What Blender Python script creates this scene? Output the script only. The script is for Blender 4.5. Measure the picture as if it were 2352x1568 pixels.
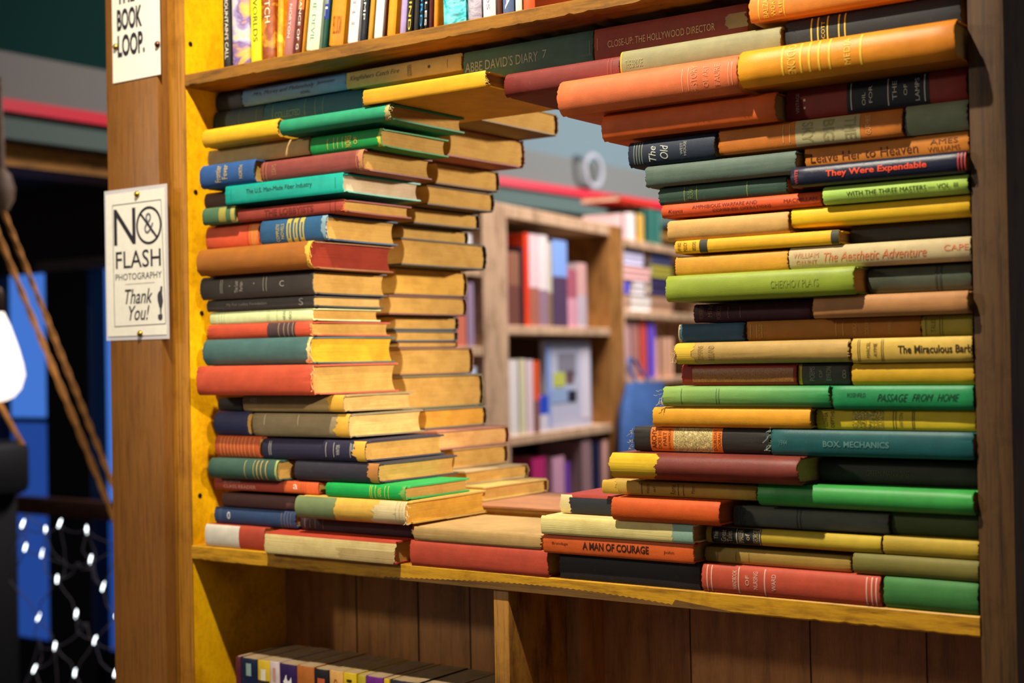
import bpy, bmesh, math, random
from mathutils import Vector, Matrix
random.seed(11)
for o in list(bpy.data.objects): bpy.data.objects.remove(o, do_unlink=True)
scn = bpy.context.scene
col = scn.collection
# ------------------------------------------------------------------ camera
F = 3267.0                                   # focal length in pixels of the 2352 wide frame (a 50 mm lens)
CAM = Vector((1.5589, -1.3863, 0.2591))
YAW, PITCH, ROLL = 0.6209, 0.0114, -0.0183
fw = Vector((-math.sin(YAW)*math.cos(PITCH), math.cos(YAW)*math.cos(PITCH), math.sin(PITCH)))
_r = Vector((math.cos(YAW), math.sin(YAW), 0)); _u = _r.cross(fw)
rt = _r*math.cos(ROLL) + _u*math.sin(ROLL); up = _u*math.cos(ROLL) - _r*math.sin(ROLL)
cd = bpy.data.cameras.new('camera'); cam = bpy.data.objects.new('camera', cd); col.objects.link(cam)
cam.matrix_world = Matrix(((rt.x, up.x, -fw.x, CAM.x), (rt.y, up.y, -fw.y, CAM.y), (rt.z, up.z, -fw.z, CAM.z), (0, 0, 0, 1)))
cd.sensor_width = 36; cd.lens = F/2352*36; cd.clip_start = .05
cd.dof.use_dof = True; cd.dof.focus_distance = 1.64; cd.dof.aperture_fstop = 4.0
scn.camera = cam
# ------------------------------------------------------------------ light and exposure
scn.view_settings.view_transform = 'Standard'; scn.view_settings.look = 'None'
scn.view_settings.exposure = 0.0; scn.view_settings.gamma = 1; scn.view_settings.use_curve_mapping = False
W = bpy.data.worlds.new('world'); scn.world = W; W.use_nodes = True
W.node_tree.nodes['Background'].inputs[0].default_value = (.47, .46, .50, 1)
W.node_tree.nodes['Background'].inputs[1].default_value = .30
def lamp(kind, name, loc, target, power, color, size=.03, **k):
    L = bpy.data.lights.new(name, kind); o = bpy.data.objects.new(name, L); col.objects.link(o)
    L.energy = power; L.color = color
    if kind == 'AREA': L.size = size
    else: L.shadow_soft_size = size
    for a, b in k.items(): setattr(L, a, b)
    o.location = loc; o.rotation_euler = (Vector(target)-Vector(loc)).to_track_quat('-Z', 'Y').to_euler()
    return o
lamp('SPOT', 'key_spot', (.62, -.74, 1.67), (.36, .0, .0), 200, (1, .90, .74), .02, spot_size=math.radians(84), spot_blend=.75)
lamp('SPOT', 'second_spot', (2.70, -1.60, 1.08), (.2, .08, .25), 350, (1, .88, .70), .03, spot_size=math.radians(9.6), spot_blend=.8)
lamp('SPOT', 'side_spot', (-1.15, -2.1, 1.05), (.5, 0, .1), 70, (1, .84, .64), .10, spot_size=math.radians(60), spot_blend=.8)
lamp('SPOT', 'rear_spot', (1.75, 2.3, .85), (.26, .33, .38), 420, (1, .88, .70), .06, spot_size=math.radians(26), spot_blend=.6)
lamp('AREA', 'aisle_light', (-.2, 2.6, 2.4), (-.8, 3.6, .2), 150, (1, .90, .90), .9)
lamp('SPOT', 'far_light', (-.2, 5.9, 1.7), (-2.6, 5.3, 1.25), 420, (.90, .95, 1), .3, spot_size=math.radians(75), spot_blend=.9)
lamp('AREA', 'mezzanine_light', (-1.7, 1.1, .9), (-2.6, 1.75, 1.2), .3, (1, .98, .95), .3)
# ------------------------------------------------------------------ helpers
def hit(u, v, axis, val):                     # the point where the pixel's ray meets a plane of the place
    d = fw + rt*((u-1176)/F) - up*((v-784)/F)
    return CAM + d*((val-CAM[axis])/d[axis])
def hitp(u, v, P0, n):
    d = fw + rt*((u-1176)/F) - up*((v-784)/F)
    return CAM + d*((P0-CAM).dot(n)/d.dot(n))
def lin(h):
    if not isinstance(h, str): return tuple(h)
    o = []
    for i in (0, 2, 4):
        c = int(h[i:i+2], 16)/255; o.append(c/12.92 if c <= .04045 else ((c+.055)/1.055)**2.4)
    return tuple(o)
def new(name, bm, mat=None, parent=None, smooth=True, autos=35):
    me = bpy.data.meshes.new(name); bmesh.ops.recalc_face_normals(bm, faces=bm.faces); 
    for f in bm.faces: f.smooth = smooth
    if smooth:
        for e in bm.edges:
            if len(e.link_faces) == 2 and e.calc_face_angle(0) > math.radians(autos): e.smooth = False
    bm.to_mesh(me); bm.free()
    o = bpy.data.objects.new(name, me); col.objects.link(o)
    for m in (mat if isinstance(mat, (list, tuple)) else [mat]):
        if m: me.materials.append(m)
    if parent: o.parent = parent
    return o
def empty(name, loc=(0, 0, 0), rot=(0, 0, 0)):
    o = bpy.data.objects.new(name, None); col.objects.link(o); o.location = loc; o.rotation_euler = rot; o.empty_display_size = .02
    return o
def tag(o, label, cat, group=None, kind=None):
    o['label'] = label; o['category'] = cat
    if group: o['group'] = group
    if kind: o['kind'] = kind
    return o
def box(bm, x0, x1, y0, y1, z0, z1, bev=0):
    r = bmesh.ops.create_cube(bm, size=1)['verts']
    for v in r: v.co = Vector(((x0+x1)/2+v.co.x*(x1-x0), (y0+y1)/2+v.co.y*(y1-y0), (z0+z1)/2+v.co.z*(z1-z0)))
    if bev:
        es = list({e for v in r for e in v.link_edges})
        bmesh.ops.bevel(bm, geom=es, offset=bev, segments=2, affect='EDGES', profile=.5)
def boxobj(name, b, mat, parent=None, bev=0):
    bm = bmesh.new(); box(bm, *b, bev=bev); return new(name, bm, mat, parent)
def tube(bm, pts, r, n=8, cap=True):
    pts = [Vector(p) for p in pts]; rings = []
    for i, p in enumerate(pts):
        t = (pts[min(i+1, len(pts)-1)]-pts[max(i-1, 0)]).normalized()
        a = t.orthogonal().normalized() if i == 0 else (rings_a - t*rings_a.dot(t)).normalized()
        rings_a = a; b = t.cross(a); rr = r[i] if isinstance(r, (list, tuple)) else r
        rings.append([bm.verts.new(p+(a*math.cos(2*math.pi*k/n)+b*math.sin(2*math.pi*k/n))*rr) for k in range(n)])
    for A, B in zip(rings, rings[1:]):
        for k in range(n): bm.faces.new((A[k], A[(k+1) % n], B[(k+1) % n], B[k]))
    if cap: bm.faces.new(rings[0]); bm.faces.new(rings[-1])
def lathe(bm, prof, n=24, c=(0, 0, 0)):
    R = [[bm.verts.new((c[0]+r*math.cos(2*math.pi*k/n), c[1]+r*math.sin(2*math.pi*k/n), c[2]+z)) for k in range(n)] for r, z in prof]
    for A, B in zip(R, R[1:]):
        for k in range(n): bm.faces.new((A[k], A[(k+1) % n], B[(k+1) % n], B[k]))
    bm.faces.new(R[0]); bm.faces.new(R[-1])
# ------------------------------------------------------------------ materials
_m = {}
def base_mat(key):
    m = bpy.data.materials.new(key); m.use_nodes = True; nt = m.node_tree
    return m, nt, nt.nodes['Principled BSDF']
def nd(nt, t, **k):
    n = nt.nodes.new(t)
    for a, b in k.items():
        if isinstance(a, str) and a.startswith('i_'): n.inputs[a[2:].replace('_', ' ')].default_value = b
        else: setattr(n, a, b)
    return n
def coords(nt, scale=(1, 1, 1)):
    tc = nd(nt, 'ShaderNodeTexCoord'); mp = nd(nt, 'ShaderNodeMapping'); mp.inputs['Scale'].default_value = scale
    nt.links.new(tc.outputs['Object'], mp.inputs[0]); return mp.outputs[0]
def noise(nt, vec, scale, detail=4, rough=.6):
    n = nd(nt, 'ShaderNodeTexNoise', i_Scale=scale, i_Detail=detail, i_Roughness=rough); nt.links.new(vec, n.inputs['Vector']); return n.outputs['Fac']
def ramp(nt, fac, stops):
    r = nd(nt, 'ShaderNodeValToRGB'); e = r.color_ramp.elements
    while len(e) < len(stops): e.new(.5)
    for i, (p, c) in enumerate(stops): e[i].position = p; e[i].color = (*c, 1)
    nt.links.new(fac, r.inputs[0]); return r.outputs[0]
def mix(nt, a, b, fac, mode='MIX'):
    n = nd(nt, 'ShaderNodeMix', data_type='RGBA', blend_type=mode)
    for s, x in ((6, a), (7, b)):
        if isinstance(x, tuple): n.inputs[s].default_value = (*x, 1)
        else: nt.links.new(x, n.inputs[s])
    if isinstance(fac, float): n.inputs[0].default_value = fac
    else: nt.links.new(fac, n.inputs[0])
    return n.outputs[2]
def bump(nt, bs, h, strength, dist):
    b = nd(nt, 'ShaderNodeBump', i_Strength=strength, i_Distance=dist); nt.links.new(h, b.inputs['Height']); nt.links.new(b.outputs[0], bs.inputs['Normal'])
def mul(c, k): return tuple(min(1, x*k) for x in c)
def dye(h):                                       # greens and blues are dyed a little deeper than they look in the warm light
    c = lin(h)
    if c[0] >= max(c): return c
    k = sum(c)/3; return tuple(max(.004, k+1.08*(x-k)) for x in c)
def cloth(h, rough=.62, fade=None, spec=.35, worn=.25):
    """book cloth: mottled dye, faint weave, pale scuffs; fade = second dye colour towards the head of the book"""
    key = ('cloth', h, rough, fade, worn)
    if key in _m: return _m[key]
    m, nt, bs = base_mat('book_cloth'); c = dye(h); v = coords(nt)
    a = mix(nt, mul(c, .78), mul(c, 1.18), noise(nt, v, 55, 5, .7))
    if fade:
        g = nd(nt, 'ShaderNodeSeparateXYZ'); nt.links.new(nd_gen(nt), g.inputs[0])
        f = nd(nt, 'ShaderNodeMapRange', i_From_Min=0.0, i_From_Max=1.0); nt.links.new(g.outputs[0], f.inputs[0])
        a = mix(nt, dye(fade), a, f.outputs[0])
    sc = ramp(nt, noise(nt, v, 130, 8, .75), [(.60, (0, 0, 0)), (.74, (worn, worn, worn))])
    a = mix(nt, a, tuple(.55*x+.45*y for x, y in zip(c, (.62, .5, .33))), sc)
    st = ramp(nt, noise(nt, coords(nt, (1, 1, 2)), 18, 3), [(.40, (.72, .72, .72)), (.62, (1, 1, 1))])
    a = mix(nt, a, st, .6, 'MULTIPLY')
    nt.links.new(a, bs.inputs['Base Color']); bs.inputs['Roughness'].default_value = rough; bs.inputs['Specular IOR Level'].default_value = spec
    bump(nt, bs, noise(nt, v, 1300, 2), .35, .0006)
    _m[key] = m; return m
def nd_gen(nt): return nd(nt, 'ShaderNodeTexCoord').outputs['Generated']
def paper(h='cfa052', dark=.66, scl=1500):
    key = ('paper', h, dark)
    if key in _m: return _m[key]
    m, nt, bs = base_mat('page_edges'); c = lin(h)
    a = mix(nt, mul(c, dark), mul(c, 1.2), noise(nt, coords(nt, (6, 14, scl)), 1, 3, .7))
    a = mix(nt, a, ramp(nt, noise(nt, coords(nt, (1, 1, 1.6)), 28, 4), [(.34, (.66, .56, .40)), (.56, (1, 1, 1))]), .5, 'MULTIPLY')
    nt.links.new(a, bs.inputs['Base Color']); bs.inputs['Roughness'].default_value = .85; bs.inputs['Specular IOR Level'].default_value = .15
    bump(nt, bs, noise(nt, coords(nt, (4, 4, scl*.8)), 1, 2), .5, .001)
    _m[key] = m; return m
def plain(h, rough=.5, metal=0, emit=0, spec=.4, name='plain'):
    key = ('plain', h, rough, metal, emit, spec)
    if key in _m: return _m[key]
    m, nt, bs = base_mat(name); c = lin(h)
    a = mix(nt, mul(c, .9), mul(c, 1.08), noise(nt, coords(nt), 90, 3)); nt.links.new(a, bs.inputs['Base Color'])
    bs.inputs['Roughness'].default_value = rough; bs.inputs['Metallic'].default_value = metal; bs.inputs['Specular IOR Level'].default_value = spec
    if emit: bs.inputs['Emission Color'].default_value = (*c, 1); bs.inputs['Emission Strength'].default_value = emit
    _m[key] = m; return m
def wood(h, dark, scale=(3, 40, 3), rough=.45, stain=.4, key=None):
    key = ('wood', h, dark, scale, key)
    if key in _m: return _m[key]
    m, nt, bs = base_mat('wood'); c = lin(h); d = lin(dark); v = coords(nt, scale)
    g = noise(nt, v, 4, 7, .65)
    a = ramp(nt, g, [(.32, d), (.5, c), (.72, mul(c, 1.2))])
    fine = ramp(nt, noise(nt, coords(nt, tuple(s*6 for s in scale)), 6, 4), [(.35, (.6, .55, .5)), (.55, (1, 1, 1))])
    a = mix(nt, a, fine, .35, 'MULTIPLY')
    s2 = ramp(nt, noise(nt, coords(nt), 13, 5, .7), [(.36, (.42, .32, .22)), (.5, (1, 1, 1))])
    a = mix(nt, a, s2, stain, 'MULTIPLY')
    nt.links.new(a, bs.inputs['Base Color']); bs.inputs['Roughness'].default_value = rough; bs.inputs['Specular IOR Level'].default_value = .35
    bump(nt, bs, g, .25, .002)
    _m[key] = m; return m
def swirl(cols, scale=30, dist=6):
    key = ('swirl', tuple(cols), scale)
    if key in _m: return _m[key]
    m, nt, bs = base_mat('printed_cover'); w = nd(nt, 'ShaderNodeTexNoise', i_Scale=scale, i_Detail=3.0, i_Distortion=float(dist)); nt.links.new(coords(nt), w.inputs['Vector'])
    n = len(cols); a = ramp(nt, w.outputs['Fac'], [(.3+.4*i/(n-1), lin(c)) for i, c in enumerate(cols)])
    nt.links.new(a, bs.inputs['Base Color']); bs.inputs['Roughness'].default_value = .35
    _m[key] = m; return m
# ------------------------------------------------------------------ writing
def text_bm(s, shear=0, bold=0, mono=False):
    cu = bpy.data.curves.new('t', 'FONT'); cu.body = s; cu.size = 1; cu.shear = shear; cu.offset = bold; cu.resolution_u = 3; cu.fill_mode = 'FRONT'; cu.align_x = 'CENTER'
    o = bpy.data.objects.new('t', cu); col.objects.link(o)
    dg = bpy.context.evaluated_depsgraph_get(); dg.update()
    me = bpy.data.meshes.new_from_object(o.evaluated_get(dg)); bm = bmesh.new(); bm.from_mesh(me)
    bpy.data.objects.remove(o); bpy.data.curves.remove(cu); bpy.data.meshes.remove(me)
    if not bm.verts: return bm, (0, 1, 0, 1)
    xs = [v.co.x for v in bm.verts]; ys = [v.co.y for v in bm.verts]
    return bm, (min(xs), max(xs), min(ys), max(ys))
def text_fit(s, x0, x1, z0, z1, rot=0, **k):
    """bmesh of the text filling the rectangle x0..x1, z0..z1; rot 0 along, 1 turned left (ccw), -1 turned right"""
    bm, (a, b, c, d) = text_bm(s, **k)
    for v in bm.verts:
        p, q = (v.co.x-a)/(b-a+1e-9), (v.co.y-c)/(d-c+1e-9)
        if rot == 1: p, q = 1-q, p
        elif rot == -1: p, q = q, 1-p
        v.co = Vector((x0+(x1-x0)*p, 0, z0+(z1-z0)*q))
    return bm
# ------------------------------------------------------------------ books
def spine_y(z, T, bul):
    s = max(-1, min(1, 2*z/T-1)); return bul*(.6*s*s+.4*s**8)
def make_book(root, L, T, Wd, colr, o, stand=False, depth_sign=1):
    """children of root: cover, pages and what is printed on them. x along the spine, z through the thickness, spine at y=0.
    Standing books have their tail at x=0 and hang towards -x."""
    bul = o.get('bul', min(.006, T*.2)); t = o.get('bd', .0024 if T > .014 else .0015)
    xo = -L/2 if stand else 0; zo = -T/2 if stand else 0
    rnd = random.Random(int(L*1e6) ^ int(T*1e7))
    worn = o.get('worn', .0007)
    cm = o.get('mat') or cloth(colr, o.get('rough', .62), o.get('fade'), worn=o.get('scuff', .22))
    bare = o.get('bare')
    # profile
    n = 16; out = []; inn = []
    for i in range(n+1):
        z = T*i/n; y = spine_y(z, T, bul); out.append((y, z)); 
        zi = t+(T-2*t)*i/n; inn.append((spine_y(zi, T, bul)+t, zi))
    ys = [bul+.003, bul+.0065, bul+.010, Wd*.5, Wd]
    g = [.0007, .0014, .0004, 0, 0] if not o.get('flat') else [0]*5
    lo_o = [(y, d) for y, d in zip(ys, g)][::-1]; lo_i = [(y, t+d*.5) for y, d in zip(ys, g)][::-1]
    hi_o = [(y, T-d) for y, d in zip(ys, g)]; hi_i = [(y, T-t-d*.5) for y, d in zip(ys, g)]
    O = lo_o+out+hi_o; I = lo_i+inn+hi_i
    nx = 10; xs = [-L/2, -L/2+.0018]+[-L/2+L*k/nx for k in range(1, nx)]+[L/2-.0018, L/2]
    bm = bmesh.new(); OV = []; IV = []
    sag = o.get('sag', rnd.uniform(-.0006, .0006))
    for a, x in enumerate(xs):
        e = 1 if a in (0, len(xs)-1) else 0; sg = -1 if a == 0 else 1; r1 = []; r2 = []
        for b, ((y1, z1), (y2, z2)) in enumerate(zip(O, I)):
            j = rnd.uniform(-worn*1.6, worn*.4)*sg if e else 0
            k = rnd.gauss(0, worn*.25); inw = .0006 if e else 0
            yy = y1 + inw*(1 if 4 < b < len(O)-5 else 0) + (sag*(1-(2*x/L)**2)) + abs(k)*.4
            r1.append(bm.verts.new((x+xo+j, yy, z1+zo+(inw*.5 if z1 < T/2 else -inw*.5)))); r2.append(bm.verts.new((x+xo+j, y2+sag*(1-(2*x/L)**2), z2+zo)))
        OV.append(r1); IV.append(r2)
    m = len(O)
    for a in range(len(xs)-1):
        for b in range(m-1):
            bm.faces.new((OV[a][b], OV[a+1][b], OV[a+1][b+1], OV[a][b+1])); bm.faces.new((IV[a][b], IV[a][b+1], IV[a+1][b+1], IV[a+1][b]))
        for b in (0, m-1): bm.faces.new((OV[a][b], IV[a][b], IV[a+1][b], OV[a+1][b]))
    for a in (0, len(xs)-1):
        for b in range(m-1): bm.faces.new((OV[a][b], OV[a][b+1], IV[a][b+1], IV[a][b]))
    cover = new('cover', bm, cm, root)
    # page block
    ins = o.get('ins', .0035 if T > .014 else .0015); bm = bmesh.new(); R = []
    y0 = t+.0012; zz0, zz1 = t*.98, T-t*.98; prof = []
    for i in range(9):
        z = zz0+(zz1-zz0)*i/8; prof.append((spine_y(z, T, bul)+y0+.0006, z))
    fo = Wd-ins-.0005; conc = .25*T if not o.get('flat') else 0
    for i in range(9):
        z = zz1-(zz1-zz0)*i/8; s = 2*(z-zz0)/(zz1-zz0)-1; prof.append((fo-conc*(1-s*s)*.6, z))
    for a, x in enumerate((-L/2+ins, -L/2+ins+.001, L/2-ins-.001, L/2-ins)):
        e = a in (0, 3)
        R.append([bm.verts.new((x+xo+rnd.uniform(-.0003, .0003), y+(.0006 if e and b < 9 else (-.0006 if e else 0)), z+zo)) for b, (y, z) in enumerate(prof)])
    k = len(prof)
    for A, B in zip(R, R[1:]):
        for b in range(k): bm.faces.new((A[b], A[(b+1) % k], B[(b+1) % k], B[b]))
    for A in (R[0], R[-1]):
        for b in range(8): bm.faces.new((A[b], A[b+1], A[k-2-b], A[k-1-b]))
    new('pages', bm, paper(*o.get('paper', ('cfa052', .66))), root, autos=25)
    def sp(z): return spine_y(z-zo, T, bul)
    def wrap(bm, off):
        for v in bm.verts: v.co.y = sp(v.co.z)+sag*(1-(2*(v.co.x-xo)/L)**2)-off
        return bm
    def strip(x0, x1, z0, z1, off, jag=0, jl=0):
        bm = bmesh.new(); nz = 16 if not (jag or jl) else 48; G = []
        ph = [rnd.uniform(0, 6.28) for _ in range(8)]
        def torn(z, k): return .55*math.sin(4.5*z/T+ph[k])+.4*math.sin(11*z/T+ph[k+1])+.25*math.sin(29*z/T+ph[k+2])+rnd.uniform(-.22, .22)
        for i in range(nz+1):
            z = z0+(z1-z0)*i/nz
            ja = jl*torn(z, 0) if jl else 0; jb = jag*torn(z, 4) if jag else 0
            row = [x0+ja]+[x0+(x1-x0)*q/8 for q in range(1, 8)]+[x1+jb]
            G.append([bm.verts.new((x, 0, z+zo)) for x in row])
        for A, B in zip(G, G[1:]):
            for q in range(8): bm.faces.new((A[q], A[q+1], B[q+1], B[q]))
        wrap(bm, off)
        return bm
    for (x0, x1, c, *rest) in o.get('b', []):              # patches: coloured labels, bands, torn zones
        rr = rest[0] if rest else {}
        mt = rr.get('mat') or (paper(c) if rr.get('pap') else cloth(c, rr.get('rough', .6), worn=.2))
        ob = new(rr.get('name', 'spine_label'), strip(x0, x1, T*rr.get('z0', .015), T*rr.get('z1', .985), .00022, rr.get('jag', 0), rr.get('jl', 0)), mt, cover)
        if 'label' in rr: ob['label'] = rr['label']
    for (c, xl, wd, *rest) in o.get('l', []):               # thin tooled lines across the spine
        for x in xl:
            new('tooled_line', strip(x-wd/2, x+wd/2, T*(rest[0] if rest else .04), T*(rest[1] if len(rest) > 1 else .96), .00032), plain(c, .5, spec=.3), cover)
    for (s, x0, x1, z0, z1, c, *rest) in o.get('t', []):    # writing on the spine
        rr = rest[0] if rest else {}
        bm = text_fit(s, x0, x1, T*z0+zo, T*z1+zo, rr.get('rot', 0), shear=rr.get('shear', 0), bold=rr.get('bold', .0))
        for q in range(1, 12): 
            z = T*q/12+zo; bmesh.ops.bisect_plane(bm, geom=bm.verts[:]+bm.edges[:]+bm.faces[:], plane_co=(0, 0, z), plane_no=(0, 0, 1))
        wrap(bm, .0004); new('title', bm, plain(c, .55, spec=.3), cover, smooth=False)
    for (x, z, r) in o.get('dots', []):
        bm = bmesh.new(); bmesh.ops.create_circle(bm, cap_ends=True, segments=14, radius=r)
        for v in bm.verts: v.co = Vector((x+v.co.x, 0, T*z+zo+v.co.y))
        wrap(bm, .0004); new('stamp', bm, plain(o.get('dotc', '2a2620'), .6), cover, smooth=False)
    if o.get('fray'):                                        # loose threads at the right-hand spine end
        sgn, c = o['fray']; bm = bmesh.new()
        for q in range(9):
            z = T*rnd.uniform(.05, .95); p = Vector((xo+sgn*L/2, sp(z+zo), z+zo)); pts = [p]
            for w in range(4): p = p+Vector((sgn*rnd.uniform(-.001, .0028), rnd.uniform(-.002, .0006), rnd.uniform(-.0034, .0016))); p.z = max(p.z, zo+.0012); pts.append(p)
            tube(bm, pts, .00028, 4)
        new('frayed_threads', bm, plain(c, .8), cover)
DEBUG = False
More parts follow.
